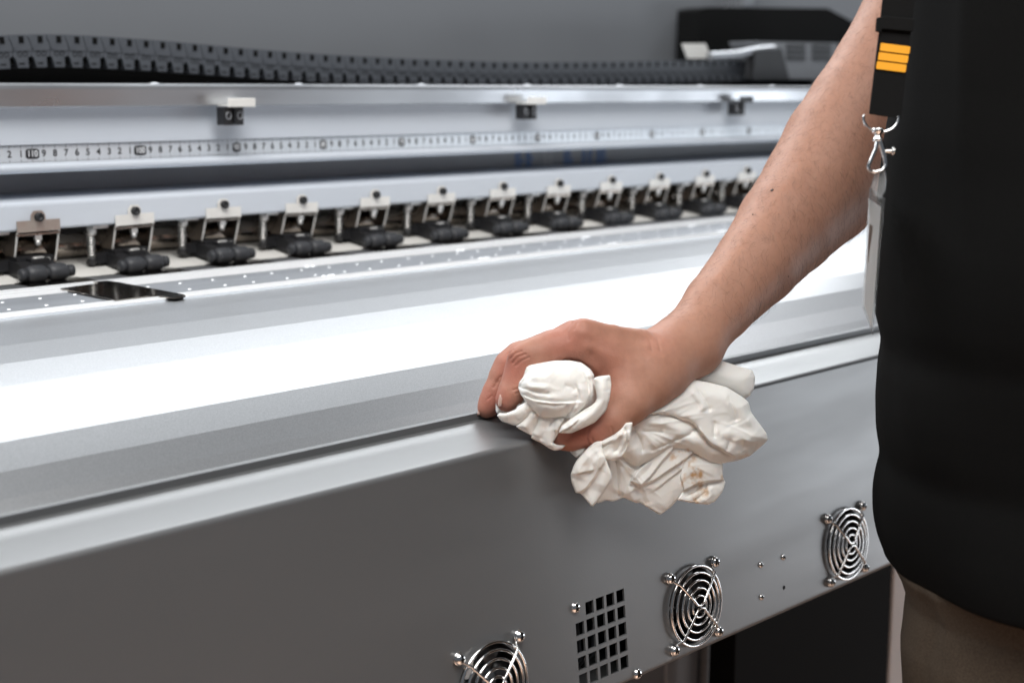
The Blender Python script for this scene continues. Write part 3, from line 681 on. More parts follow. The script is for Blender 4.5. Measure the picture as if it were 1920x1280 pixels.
def split_quads(P, Q, mask):
    """one round of quad splitting where mask is set (T-joints are closed by the surrounding triangles)"""
    bm_ = bmesh.new(); me_ = bpy.data.meshes.new('t'); me_.from_pydata(P.tolist(), [], Q.tolist()); bm_.from_mesh(me_); bm_.verts.ensure_lookup_table()
    ed_ = [e for e in bm_.edges if mask[e.verts[0].index] and mask[e.verts[1].index]]
    bmesh.ops.subdivide_edges(bm_, edges=ed_, cuts=2, use_grid_fill=True, smooth=.0)
    bmesh.ops.triangulate(bm_, faces=[f_ for f_ in bm_.faces if len(f_.verts) > 4])
    bm_.to_mesh(me_); bm_.free(); return me_
px0_ = 960 + F * P[:, 0] / P[:, 2]; py0_ = 640 + F * P[:, 1] / P[:, 2]
hm_ = split_quads(P, Q, (px0_ < 1260) & (py0_ > 585) & (P[:, 2] < .935))
P = np.empty(len(hm_.vertices) * 3); hm_.vertices.foreach_get('co', P); P = P.reshape(-1, 3)
nr_ = np.empty(len(P) * 3); hm_.vertex_normals.foreach_get('vector', nr_); nr_ = nr_.reshape(-1, 3)
pxs = 960 + F * P[:, 0] / P[:, 2]; pys = 640 + F * P[:, 1] / P[:, 2]
if np.median((nr_ * P).sum(1)[P[:, 2] < .9]) > 0: nr_ = -nr_
def pl_dist(line):
    best = np.full(len(P), 1e9)
    for (x0, y0), (x1, y1) in zip(line, line[1:]):
        dx, dy = x1 - x0, y1 - y0; t = np.clip(((pxs - x0)*dx + (pys - y0)*dy) / (dx*dx + dy*dy), 0, 1)
        best = np.minimum(best, np.hypot(pxs - x0 - t*dx, pys - y0 - t*dy))
    return best
dsp = np.zeros(len(P)); near = P[:, 2] < .925
for line, w_, amp in (
    ([(957, 672), (966, 662), (978, 658)], 2.2, -.00055), ([(961, 680), (971, 669), (985, 664)], 2.2, -.00055), ([(968, 685), (978, 676), (992, 670)], 2.2, -.0005), ([(952, 663), (962, 655)], 2.0, -.0004),
    ([(992, 704), (999, 697), (1010, 691)], 2.6, -.0009), ([(1040, 690), (1048, 682), (1058, 678)], 2.6, -.0008), ([(978, 722), (972, 728), (962, 731)], 2.0, -.0005), ([(974, 735), (966, 738)], 2.0, -.0004),
    ([(1062, 676), (1085, 680), (1104, 694)], 5, -.0006), ([(1110, 668), (1130, 690), (1140, 720)], 12, -.0009),
    ([(1088, 622), (1140, 634), (1210, 650)], 9, .0005), ([(1100, 650), (1150, 664), (1200, 690)], 9, .0004), ([(1130, 640), (1165, 650), (1205, 668), (1245, 672)], 7, .0004),
    ([(1072, 606), (1064, 620), (1066, 636)], 3, -.0005), ([(1083, 605), (1078, 618)], 2.5, -.0004), ([(1075, 615), (1085, 625)], 14, .0009),
    ([(1205, 622), (1218, 636), (1222, 655)], 3, -.0003), ([(1216, 616), (1232, 632), (1238, 655)], 3, -.0003),
    ([(1108, 838), (1100, 822), (1104, 806)], 2.4, -.0006), ([(1116, 838), (1110, 822)], 2.2, -.0005), ([(1150, 815), (1146, 800)], 2.2, -.0004),
    ([(930, 716), (938, 706)], 2.2, -.0005), ([(925, 726), (934, 715)], 2.2, -.0005), ([(915, 748), (922, 742)], 2, -.0004)):
    dsp += amp * np.exp(-(pl_dist(line) / w_)**2) * near
P = P + nr_ * dsp[:, None]
BP = P.copy(); pxs = 960 + F * P[:, 0] / P[:, 2]; pys = 640 + F * P[:, 1] / P[:, 2]
me = bpy.data.meshes.new('body'); W_ = cam2w(P)
bpy.data.meshes.remove(me); me = hm_; me.name = 'body'; me.vertices.foreach_set('co', W_.ravel()); me.update()
me.polygons.foreach_set('use_smooth', [True] * len(me.polygons))
bmz = bmesh.new(); bmz.from_mesh(me); bmesh.ops.recalc_face_normals(bmz, faces=bmz.faces); bmz.to_mesh(me); bmz.free()
red = np.zeros(len(P))
for cx, cy, r, a in ((1060, 640, 60, .7), (960, 690, 45, .9), (925, 750, 45, .9), (1090, 810, 60, .9), (1120, 680, 70, .5), (1230, 640, 40, .3)):
    red = np.maximum(red, a * np.exp(-((pxs - cx)**2 + (pys - cy)**2) / r**2))
at_ = me.attributes.new('redness', 'FLOAT', 'POINT'); at_.data.foreach_set('value', red.astype(np.float32))
me.materials.append(M['skin'])
PE = empty('person', tuple(cam2w([.34, .55, .86]) * np.array([1, 1, 0])))
PE_inv = Matrix.Translation(-PE.location)
tag(PE, 'person in black polo shirt and khaki trousers wiping the panel with one bare arm', 'person')
def pchild(o, parent=None):
    o.parent = parent or PE
    if parent is None: o.matrix_parent_inverse = PE_inv
    return o
bo = bpy.data.objects.new('body', me); COL.objects.link(bo); pchild(bo)
# surface normals for hair and nails
vn = np.zeros(len(P) * 3); me.vertex_normals.foreach_get('vector', vn); vn = vn.reshape(-1, 3)

# arm hair
sel = np.where((pys < 600) & (pys > -10) & (pxs < 1660) & (pxs > 1230))[0]
hb = MB(); view = W_ - O; view /= np.linalg.norm(view, axis=1)[:, None]
face = (vn * view).sum(1)
axis = cam2w(pc(1300, 645, .955)) - cam2w(pc(1560, 325, 1.08)); axis /= np.linalg.norm(axis)
c = 0
for i in rng.permutation(sel):
    if face[i] > -.12: continue
    if c > 2200: break
    c += 1
    n = vn[i]; t = axis - n * (axis @ n); t /= np.linalg.norm(t); s_ = np.cross(n, t)
    ang = rng.normal(.5, .5); dr = t * math.cos(ang) + s_ * math.sin(ang); L = rng.uniform(.005, .011)
    p0 = W_[i]; p1 = p0 + dr * L * .5 + n * L * .22; p2 = p0 + dr * L + n * L * .12 + s_ * rng.normal(0, .1) * L
    sd = np.cross(dr, view[i]); sd /= np.linalg.norm(sd) + 1e-9; w = .00004
    hb.add([p0 - sd*w, p0 + sd*w, p1 - sd*w*.8, p1 + sd*w*.8, p2], [(0, 1, 3, 2), (2, 3, 4)])
hm = bpy.data.meshes.new('arm_hair'); hm.from_pydata(hb.v, [], hb.f); hm.materials.append(M['hair'])
ho = bpy.data.objects.new('arm_hair', hm); COL.objects.link(ho); pchild(ho); ho['kind'] = 'stuff'
# nails: small curved shells laid on the fingertips
def nail(px, py, d, ang, L, Wd, tilt):
    """centre in photo pixels and distance; long axis ang on the picture plane; tilt turns the nail to the side"""
    c = cam2w(pc(px, py, d)); s = d / F
    r, dn, fw = MW[:, 0], MW[:, 1], MW[:, 2]
    lx = r * math.cos(ang) + dn * math.sin(ang); q = -r * math.sin(ang) + dn * math.cos(ang)
    wx = q * math.cos(tilt) + fw * math.sin(tilt); nm = np.cross(lx, wx)
    if nm @ fw > 0: nm = -nm
    b = MB(); V = []
    for i in range(9):
        t = -1 + 2 * i / 8; ww = Wd * (1 - .25 * max(0, t)**2 - .35 * max(0, -t)**3)
        for j in range(7):
            u = -1 + 2 * j / 6; V.append(c + lx * t * L * s * (1 - .22 * u * u) + wx * u * ww * s + nm * s * (-.45 * Wd * u * u - 1.2 * t * t))
    b.add(V, [(i*7+j, i*7+j+1, i*7+j+8, i*7+j+7) for i in range(8) for j in range(6)], smooth=True)
    o = pchild(b.build('fingernail', M['nail'])); sdm = o.modifiers.new('t', 'SOLIDIFY'); sdm.thickness = .0006
nail(935, 751, .8838, math.radians(97), 12, 6.5, 1.0)
nail(897, 768, .9100, math.radians(108), 10, 5.5, 1.15)
# moles
for px, py, r in ((1448, 356, .0016), (1412, 402, .0007), (1478, 518, .0006)):
    k = np.argmin((pxs - px)**2 + (pys - py)**2 + (face > -.2) * 1e6)
    b = MB(); b.lathe([(0, .0004), (r * .7, .0003), (r, -.0003)], W_[k], vn[k], 12); pchild(b.build('mole', M['mole']))

# ------------------------------------------------------------------ clothes
def loft(rings, m, name, close=False, cap=False):
    n = len(rings[0]); b = MB(); V = [p for r in rings for p in r]
    b.add(V, [(i*n+k, i*n+(k+1)%n, (i+1)*n+(k+1)%n, (i+1)*n+k) for i in range(len(rings)-1) for k in range(n)], m, True)
    return b
FH = np.array([FWD[0], FWD[1], 0]); FH /= np.linalg.norm(FH)
def level(py, d): return float(at(1650, py, d)[2])             # world height of a picture row at distance d
prof = [(-420, 1790), (-300, 1745), (-200, 1725), (-100, 1715), (0, 1708), (100, 1697), (180, 1686), (260, 1670), (330, 1662), (400, 1652), (470, 1645), (540, 1644), (600, 1648), (655, 1661), (700, 1653), (760, 1651), (820, 1656), (872, 1668), (905, 1660), (940, 1656), (990, 1657), (1030, 1664), (1062, 1676)]
py_ = np.array([p[0] for p in prof]); lx_ = np.array([p[1] for p in prof])
SD = .86
rings = []; NR, NA = 150, 220
th = np.linspace(0, 2*math.pi, NA + 1)[:-1]
rows = np.linspace(-420, 1062, NR)
for py in rows:
    lx = float(np.mean(np.interp([py - 12, py - 6, py, py + 6, py + 12], py_, lx_)))
    L = at(lx, py, SD); a = .172 - .02 * max(0, -py) / 420; b_ = .145
    c = L + RIGHT * a; zz = L[2]; ring = []
    for t in th:
        rr = 1.0
        # soft diagonal drag folds of the jersey
        u = py / 1000.; e = math.exp(-((t - math.pi) / 1.1)**2)
        rr += .016 * math.sin(5.0 * (t + 1.1 * u * 2) + 1.3) * (.3 + u * .7) * (1 - .8 * math.exp(-((t - math.pi) / .25)**2))
        rr += .011 * math.sin(9.0 * t - 7 * u + .5) * (1 - .9 * math.exp(-((t - math.pi) / .2)**2))
        rr += .012 * math.exp(-((t - 3.60 - .28 * (u - .1)) / .05)**2) * max(0, 1 - abs(u - .1) / .75)
        p = c + RIGHT * (a * math.cos(t) * rr) - FH * (b_ * -math.sin(t) * rr) 
        ring.append((p[0], p[1], zz))
    rings.append(ring)
# turned hem
last = rings[-1]; cc = np.mean(np.array(last), 0)
rings.append([tuple(np.array(p) * .995 + cc * .005 + np.array([0, 0, -.0012])) for p in last])
rings.append([tuple(np.array(p) * .975 + cc * .025 + np.array([0, 0, .002])) for p in last])
# shoulders close the top
top0 = rings[0]; ct = np.mean(np.array(top0), 0)
for s_, dz in ((.93, .03), (.75, .055), (.45, .075), (.34, .10)): rings.insert(0, [tuple(ct + (np.array(p) - ct) * s_ + np.array([0, 0, dz])) for p in top0])
sb = loft(rings, M['shirt'], 'polo_shirt')
# sleeve round the upper arm, out of the top of the picture
sl = [(1740, -60, 1.118, 128), (1790, -150, 1.12, 140), (1860, -260, 1.09, 165), (1930, -330, 1.02, 200)]
sb.tube([cam2w(pc(a, b_, d)) for a, b_, d, r in sl], [r * d / F for a, b_, d, r in sl], 40, M['shirt'], caps=False)
pchild(sb.build('polo_shirt', M['shirt']))
# trousers
rings = []
tp_ = [(1030, 1688), (1075, 1684), (1100, 1697), (1130, 1707), (1165, 1703), (1195, 1700), (1215, 1697), (1240, 1697), (1290, 1700), (1400, 1704), (1600, 1712), (2300, 1730)]
ty = np.array([p[0] for p in tp_]); tx = np.array([p[1] for p in tp_])
for py in list(np.linspace(1030, 1420, 70)) + [1600, 1900, 2300]:
    lx = float(np.interp(py, ty, tx)); L = at(lx, py, SD); a, b_ = .155, .112; c = L + RIGHT * a; ring = []
    for t in th:
        u = py / 100.
        rr = 1 + .010 * math.sin(4.2 * t + 1.1 * u) * (t > 3.1) + .012 * math.exp(-((t - 3.62 - .10 * (u - 12)) / .07)**2) - .014 * math.exp(-((t - 3.40 + .05 * (u - 12)) / .06)**2) + .008 * math.exp(-((t - 4.3 - .35 * (u - 11.5)) / .09)**2)
        p = c + RIGHT * (a * math.cos(t) * rr) + FH * (b_ * math.sin(t) * rr); ring.append((p[0], p[1], max(L[2], .02)))
    rings.append(ring)
pchild(loft(rings, M['trousers'], 'trousers').build('trousers', M['trousers']))

# ------------------------------------------------------------------ lanyard with clip, badge pocket
LA = empty('lanyard', tuple(at(1672, 120, .80))); LA_inv = Matrix.Translation(-LA.location)
tag(LA, 'black lanyard strap with three yellow bars and metal hook against the black shirt', 'lanyard')
def lpart(b, name, m, inv=LA_inv, root=None, bevel=0):
    o = b.build(name, m, None, bevel); o.parent = root or LA; o.matrix_parent_inverse = inv; return o
LD = .800
def ribbon(pts, d, thick, m=None):
    """closed outline in photo pixels at its own distance, with thickness"""
    b = MB(); dd = d if callable(d) else (lambda x, y: d)
    n = len(pts); V = [at(x, y, dd(x, y)) for x, y in pts] + [at(x, y, dd(x, y)) + FH * thick for x, y in pts]
    b.add(V, [tuple(range(n)), tuple(range(2*n-1, n-1, -1))] + [(i, (i+1)%n, (i+1)%n+n, i+n) for i in range(n)], m); return b
lpart(ribbon([(1668, -260), (1736, -260), (1716, 0), (1709, 55), (1700, 130), (1690, 222), (1660, 219), (1630, 214), (1640, 130), (1649, 55), (1655, 0)], LD, .0016), 'strap', M['strap'], bevel=.0004)
lpart(ribbon([(1644, 34), (1660, 30), (1716, 36), (1712, 60), (1655, 55), (1652, 62), (1642, 60)], LD - .002, .0018), 'strap_buckle', M['strap'], bevel=.0005)
for k, (x, y) in enumerate(((1652, 81), (1648.5, 98), (1645, 115))):
    lpart(ribbon([(x + 1, y), (x + 54, y + 6.5), (x + 55, y + 8), (x + 53, y + 20), (x + 51, y + 21), (x - 1, y + 14.5), (x - 2, y + 13), (x, y + 1)], LD - .0007, .0008), 'yellow_bar', M['yellow'])
t = MB(); t.tube([at(1652 + 33 * math.cos(a), 220 + (28 if math.sin(a) > 0 else 10) * math.sin(a), LD - .001) for a in np.linspace(-.25, math.pi + .35, 26)], .00075, 8); lpart(t, 'ring', M['chrome'])
t = MB(); t.lathe([(0, 0), (.0030, 0), (.0034, .0008), (.0030, .0024), (.0018, .003), (.0018, .005), (.0028, .0055), (.0028, .0068), (.0014, .008)], at(1646, 241, LD - .002), Vector(MW[:, 1]), 14); lpart(t, 'swivel', M['chrome'])
hk = [(1646, 262), (1642, 280), (1634, 298), (1628, 312), (1630, 320), (1640, 323), (1654, 320), (1661, 312), (1660, 298), (1655, 280), (1650, 264)]
t = MB(); t.tube([at(x, y, LD - .003) for x, y in hk], [.0013, .0012, .0010, .0010, .0010, .0010, .0010, .0011, .0013, .0015, .0016], 10); lpart(t, 'snap_hook', M['chrome'])
t = MB(); t.tube([at(1660, 284, LD - .003), at(1672, 284, LD - .003)], .0012, 8); t.lathe([(0, 0), (.0022, 0), (.0022, .0015), (0, .0015)], at(1673, 284, LD - .003), Vector(RIGHT), 12); lpart(t, 'thumb_lever', M['steel'])
BA = empty('badge_holder', tuple(at(1640, 480, LD))); BA_inv = Matrix.Translation(-BA.location)
tag(BA, 'clear plastic badge pocket with white card seen nearly edge-on below the metal hook', 'badge')
tw = lambda x, y: LD + .055 * (x - 1628) / 40                      # pocket turned almost edge-on to the lens
lpart(ribbon([(1646, 318), (1658, 318), (1662, 336), (1660, 356), (1652, 372), (1640, 366), (1634, 350), (1640, 330)], lambda x, y: LD - .002, .0009), 'pocket_strap', M['plastic'], BA_inv, BA)
lpart(ribbon([(1632, 352), (1660, 372), (1651, 470), (1643, 560), (1637, 628), (1618, 575), (1622, 500), (1627, 420)], tw, .0010), 'plastic_pocket', M['plastic'], BA_inv, BA)
lpart(ribbon([(1629, 372), (1652, 388), (1646, 470), (1639, 560), (1635, 616), (1620, 572), (1624, 500), (1629, 420)], lambda x, y: tw(x, y) - .0010, .0006), 'card', M['card'], BA_inv, BA)
lpart(ribbon([(1630, 420), (1640, 426), (1637, 470), (1632, 500), (1627, 490), (1628, 450)], lambda x, y: tw(x, y) - .0013, .0002), 'card_print', M['tabpink'], BA_inv, BA)

# ------------------------------------------------------------------ cotton rag: folded layers, each a closed pillow with its own creases
def seg_dist(X, Y, line):
    """distance, signed side and run (0..1) of a polyline"""
    best = np.full(X.shape, 1e9); side = np.zeros(X.shape); run = np.zeros(X.shape); n = len(line) - 1
    for i, ((x0, y0), (x1, y1)) in enumerate(zip(line, line[1:])):
        dx, dy = x1 - x0, y1 - y0; L2 = dx*dx + dy*dy
        t = ((X-x0)*dx + (Y-y0)*dy) / L2; tc = np.clip(t, 0, 1)
        d = np.hypot(X - x0 - tc*dx, Y - y0 - tc*dy); k = d < best
        best = np.where(k, d, best); side = np.where(k, np.sign((X-x0)*dy - (Y-y0)*dx), side); run = np.where(k, (i + tc) / n, run)
    return best, side, run
def inside(X, Y, poly):
    r = np.zeros(X.shape, bool)
    for (x0, y0), (x1, y1) in zip(poly, poly[1:] + poly[:1]):
        c = (y0 > Y) != (y1 > Y)
        r ^= c & (X < (x1 - x0) * (Y - y0) / np.where(y1 == y0, 1e-9, y1 - y0) + x0)
    return r
def smooth_poly(poly, it=2):
    for _ in range(it):
        q = []
        for (x0, y0), (x1, y1) in zip(poly, poly[1:] + poly[:1]): q += [(.8*x0+.2*x1, .8*y0+.2*y1), (.2*x0+.8*x1, .2*y0+.8*y1)]
        poly = q
    return poly
def vnoise(X, Y, s, seed):
    r = np.random.default_rng(seed); g = r.normal(size=(64, 64)); u, v = X / s, Y / s
    i, j = np.floor(u).astype(int), np.floor(v).astype(int); a, b_ = u - i, v - j; a = a*a*(3-2*a); b_ = b_*b_*(3-2*b_)
    G = lambda p, q: g[p % 64, q % 64]
    return (G(i,j)*(1-a)+G(i+1,j)*a)*(1-b_) + (G(i,j+1)*(1-a)+G(i+1,j+1)*a)*b_
RAGV, RAGF, RAGS = [], [], []
STAINS = [((1290, 868), 22, 1.), ((1300, 890), 20, 1.), ((1285, 900), 16, .9), ((1262, 846), 16, 1.), ((1312, 905), 10, .8), ((1318, 925), 14, .8), ((1305, 935), 12, .9), ((1285, 845), 10, .7), ((1395, 856), 14, .5), ((1352, 895), 8, .6), ((1100, 868), 8, .25)]
def rag_piece(poly, d0, Hh, R, folds=(), dmap=None, tilt=(0, 0), sharp=.35, R1=4.5, step=1.6, seed=1, rough=.45, back=.4):
    """one folded layer: outline in photo pixels at its own distance; Hh its swell towards the lens, folds its creases"""
    poly = smooth_poly(poly); A = np.array(poly)
    xs = np.arange(A[:, 0].min() - step, A[:, 0].max() + 2*step, step); ys = np.arange(A[:, 1].min() - step, A[:, 1].max() + 2*step, step)
    X, Y = np.meshgrid(xs, ys, indexing='ij'); X = X.copy(); Y = Y.copy()
    ins = inside(X, Y, poly); cl = poly + poly[:1]
    e, _, _ = seg_dist(X, Y, cl)
    used = np.zeros(X.shape, bool); q = ins[:-1, :-1] | ins[1:, :-1] | ins[:-1, 1:] | ins[1:, 1:]
    for a in (0, 1):
        for b_ in (0, 1): used[a:a+q.shape[0], b_:b_+q.shape[1]] |= q
    ox, oy = np.where(used & ~ins)                     # pull outside corners onto the outline
    if len(ox):
        bx, by = X[ox, oy], Y[ox, oy]; bd = np.full(len(ox), 1e9); nx, ny = bx.copy(), by.copy()
        for (x0, y0), (x1, y1) in zip(cl, cl[1:]):
            dx, dy = x1-x0, y1-y0; t = np.clip(((bx-x0)*dx+(by-y0)*dy)/(dx*dx+dy*dy+1e-9), 0, 1)
            cx, cy = x0+t*dx, y0+t*dy; dd = np.hypot(bx-cx, by-cy); k = dd < bd
            bd = np.where(k, dd, bd); nx = np.where(k, cx, nx); ny = np.where(k, cy, ny)
        X[ox, oy] = nx; Y[ox, oy] = ny
    e = np.where(ins, e, 0)
    k1 = np.clip(e / R1, 0, 1); rim = np.sqrt(1 - (1 - k1)**2)
    dome = np.sin(np.clip(e / R, 0, 1) * math.pi / 2)
    cen = A.mean(0)
    h = Hh * (sharp * rim + (1 - sharp) * dome) + (tilt[0] * (X - cen[0]) + tilt[1] * (Y - cen[1]))
    WX = X + 6 * vnoise(X, Y, 30, seed + 50); WY = Y + 6 * vnoise(X, Y, 30, seed + 51)
    for fo in folds:
        kind, line, w, amp = fo[:4]; D, sd, run = seg_dist(WX * .25 + X * .75, WY * .25 + Y * .75, line)
        end = np.clip(np.minimum(run, 1 - run) * 5 + (.2 if len(fo) < 5 else fo[4]), 0, 1)
        if kind == 'ridge': h = h + amp * np.exp(-(D / w)**2) * end * rim
        elif kind == 'pleat': h = h + amp * np.exp(-D / w) * np.clip(1 - run, 0, 1)**.7 * np.clip(run * 6, 0, 1) * rim
        elif kind == 'valley': h = h - amp * np.exp(-np.abs(D) / w) * end * rim
        elif kind == 'step':                            # one layer lying over the next, raised on one side of the line
            sdist = D * sd; h = h + amp * np.where(sdist > 0, np.exp(-(sdist / w)**1.5), np.exp(-(sdist / 1.3)**2) * 1.3 - .3 * np.exp(sdist / 5.)) * end * rim
        elif kind == 'dimple':
            (cx, cy) = line[0]; h = h - amp * np.exp(-((X - cx)**2 + (Y - cy)**2) / w**2)
    h = h + rim * rough * (1.2 * vnoise(WX, WY, 24, seed) + .35 * vnoise(WX, WY, 9, seed + 1) + 1.5 * (1 - np.abs(vnoise(WX * .6 + WY * .8, WY * .3 - WX * .22, 15, seed + 2)))**2)
    dm = (dmap(X, Y) if dmap else 0) + d0 + 0 * X
    hb_ = h * 0 + (tilt[0] * (X - cen[0]) + tilt[1] * (Y - cen[1])) - back * Hh * rim
    idf = -np.ones(X.shape, int); idb = idf.copy()
    st = np.zeros(X.shape)
    for (cx, cy), r_, a in STAINS: st = np.maximum(st, a * np.clip(1.5 * (1 - np.hypot(X - cx, Y - cy) / r_) + .45 * vnoise(X, Y, 6, 77), 0, 1))
    for i, j in np.argwhere(used):
        idf[i, j] = len(RAGV); d = dm[i, j]
        dd = d - h[i, j] * d / F; RAGV.append(pc(X[i, j], Y[i, j], dd)); RAGS.append(st[i, j])
        if ins[i, j]:
            idb[i, j] = len(RAGV); dd = d - hb_[i, j] * d / F; RAGV.append(pc(X[i, j], Y[i, j], dd)); RAGS.append(0)
        else: idb[i, j] = idf[i, j]
    for i, j in np.argwhere(q):
        a, b_, c, d = (i, j), (i+1, j), (i+1, j+1), (i, j+1)
        RAGF.append((idf[a], idf[d], idf[c], idf[b_])); fb = [idb[a], idb[b_], idb[c], idb[d]]
        if not all(x == y for x, y in zip(fb, (idf[a], idf[b_], idf[c], idf[d]))): RAGF.append(tuple(fb))
def smooth_poly(poly, it=2):
    for _ in range(it):
        q = []
        for (x0, y0), (x1, y1) in zip(poly, poly[1:] + poly[:1]): q += [(.9*x0+.1*x1, .9*y0+.1*y1), (.1*x0+.9*x1, .1*y0+.9*y1)]
        poly = q
    return poly
def fan(cx, cy, a0, a1, n, L, w, amp, seed, bend=.15):
    """sharp pleats spreading from a pinched point"""
    r = np.random.default_rng(seed); out_ = []
    for k in range(n):
        a = math.radians(a0 + (a1 - a0) * (k + r.uniform(.2, .8)) / n); l = L * r.uniform(.55, 1.1); q = r.normal(0, bend); st_ = r.uniform(.05, .25)
        out_.append(('pleat', [(cx + math.cos(a + q * t) * l * t, cy + math.sin(a + q * t) * l * t) for t in (st_, st_ + (1 - st_) * .35, st_ + (1 - st_) * .7, 1)], w * r.uniform(.7, 1.4), amp * r.uniform(.5, 1.2)))
    return out_
cA = lambda L: [(920 + x / 6.4, 660 + y / 6.4) for x, y in L]
cB = lambda L: [(1040 + x / 6.4, 780 + y / 6.4) for x, y in L]
cC = lambda L: [(1200 + x / 4.267, 660 + y / 4.267) for x, y in L]
# --- wad held in the hand, back layers first
rag_piece(cA([(430, 160), (760, 100), (960, 100), (1090, 125), (1200, 205), (1245, 280), (1235, 330), (1275, 400), (1280, 520), (1255, 610), (1180, 680), (1060, 770), (930, 890), (800, 960), (620, 900), (420, 640), (350, 420)]), .884, 20, 22,
    [('step', cA([(1050, 750), (1130, 650), (1180, 500), (1165, 370), (1110, 250), (1000, 165), (830, 130)]), 16, 7), ('ridge', cA([(1150, 230), (1225, 400), (1190, 600)]), 7, 6), ('valley', cA([(1235, 330), (1265, 450), (1230, 600)]), 4, 7)] + fan(1060, 800, -95, -30, 5, 90, 3.5, 3.0, 22), seed=3)
rag_piece(cA([(60, 545), (90, 480), (150, 560), (200, 700), (110, 765), (62, 720)]), .896, 8, 10, seed=9)
rag_piece(cA([(225, 625), (330, 480), (400, 550), (460, 620), (340, 690), (120, 755), (90, 740), (150, 700)]), .888, 6, 12,
    [('valley', cA([(330, 500), (320, 600), (250, 640)]), 3, 7), ('ridge', cA([(365, 530), (345, 610), (300, 650)]), 5, 6), ('valley', cA([(300, 630), (200, 700), (110, 748)]), 5, 6), ('valley', cA([(350, 620), (420, 600)]), 3, 5)], seed=8)
rag_piece(cA([(570, 720), (890, 720), (930, 830), (830, 945), (785, 1030), (748, 1085), (800, 1112), (900, 1116), (860, 1160), (770, 1184), (690, 1147), (600, 1087), (480, 1032), (500, 960), (560, 850)]), .8815, 9, 16,
    [('valley', cA([(745, 770), (742, 830), (690, 920)]), 3, 7), ('step', cA([(790, 980), (840, 880), (880, 780)]), 10, 6), ('ridge', cA([(625, 790), (570, 940), (520, 1020)]), 9, 5), ('ridge', cA([(700, 900), (690, 1040), (750, 1150)]), 13, 5), ('valley', cA([(650, 880), (620, 1000), (600, 1060)]), 6, 3)] + fan(1040, 780, 60, 130, 6, 60, 3, 3.0, 23), tilt=(0, -.12), sharp=.7, R1=2.2, seed=5, rough=.25)
rag_piece(cA([(480, 680), (595, 755), (588, 850), (497, 1003), (380, 943), (298, 890), (360, 842), (440, 770)]), .8795, 8, 13,
    [('ridge', cA([(530, 720), (450, 840), (400, 930)]), 9, 6), ('valley', cA([(585, 770), (560, 870), (495, 1000)]), 3, 4)], tilt=(-.1, -.12), sharp=.7, R1=2.2, seed=6, rough=.25)
rag_piece(cA([(320, 655), (440, 585), (535, 690), (460, 780), (352, 858), (300, 884), (130, 828), (74, 757), (110, 733), (180, 735), (300, 690)]), .8785, 8, 12,
    [('ridge', cA([(470, 640), (330, 720), (130, 765)]), 9, 6), ('valley', cA([(525, 690), (420, 790), (340, 865)]), 3, 5), ('ridge', cA([(440, 720), (330, 830)]), 8, 3)], tilt=(-.05, -.15), sharp=.7, R1=2.2, seed=7, rough=.25)
rag_piece(cA([(330, 425), (343, 360), (400, 282), (490, 200), (640, 150), (790, 118), (890, 128), (1015, 165), (1100, 235), (1155, 325), (1182, 440), (1172, 545), (1125, 650), (1040, 750), (955, 808), (880, 778), (720, 780), (588, 775), (500, 680), (420, 590), (362, 510)]), .8765, 26, 42,
    [('valley', cA([(335, 435), (450, 458), (560, 490), (690, 505)]), 4, 6, 1.), ('ridge', cA([(380, 400), (520, 425), (720, 440)]), 9, 4), ('ridge', cA([(370, 470), (560, 530), (800, 555)]), 7, 4, .6), ('ridge', cA([(380, 370), (500, 320), (700, 310)]), 10, 3),
     ('step', cA([(1040, 590), (900, 606), (700, 610), (520, 588), (365, 525)]), 12, 6, .6), ('valley', cA([(560, 622), (760, 640), (900, 612)]), 3, 4), ('ridge', cA([(480, 640), (700, 705), (920, 690)]), 10, 3),
     ('valley', cA([(1015, 400), (1052, 500), (1022, 610), (950, 720), (880, 800)]), 5, 7, .5), ('ridge', cA([(1085, 380), (1098, 560), (1010, 720)]), 8, 6), ('valley', cA([(870, 400), (960, 420), (1020, 470)]), 9, 4),
     ('ridge', cA([(440, 300), (600, 235), (800, 230)]), 14, 4), ('valley', cA([(345, 430), (375, 375), (430, 325)]), 3, 6, .8)] + fan(972, 728, -48, 52, 9, 95, 3.5, 3.0, 21), tilt=(0, .03), sharp=.2, seed=2, rough=.35)
rag_piece(cA([(1232, 315), (1290, 290), (1434, 272), (1450, 400), (1428, 560), (1384, 705), (1250, 845), (1100, 915), (960, 975), (815, 968), (850, 885), (960, 795), (1080, 715), (1200, 645), (1255, 600), (1278, 545), (1255, 420)]), .8755, 9, 12,
    [('ridge', cA([(1350, 310), (1345, 560), (1210, 740), (1000, 885)]), 11, 9), ('valley', cA([(1262, 345), (1285, 560), (1210, 670), (1080, 760)]), 4, 7), ('step', cA([(850, 950), (940, 900), (1060, 780)]), 8, 5), ('valley', cA([(1420, 320), (1420, 480)]), 8, 3)] + fan(1060, 812, -75, -20, 4, 90, 4, 3.0, 24), tilt=(-.1, 0), sharp=.7, R1=2.2, seed=4, rough=.25)
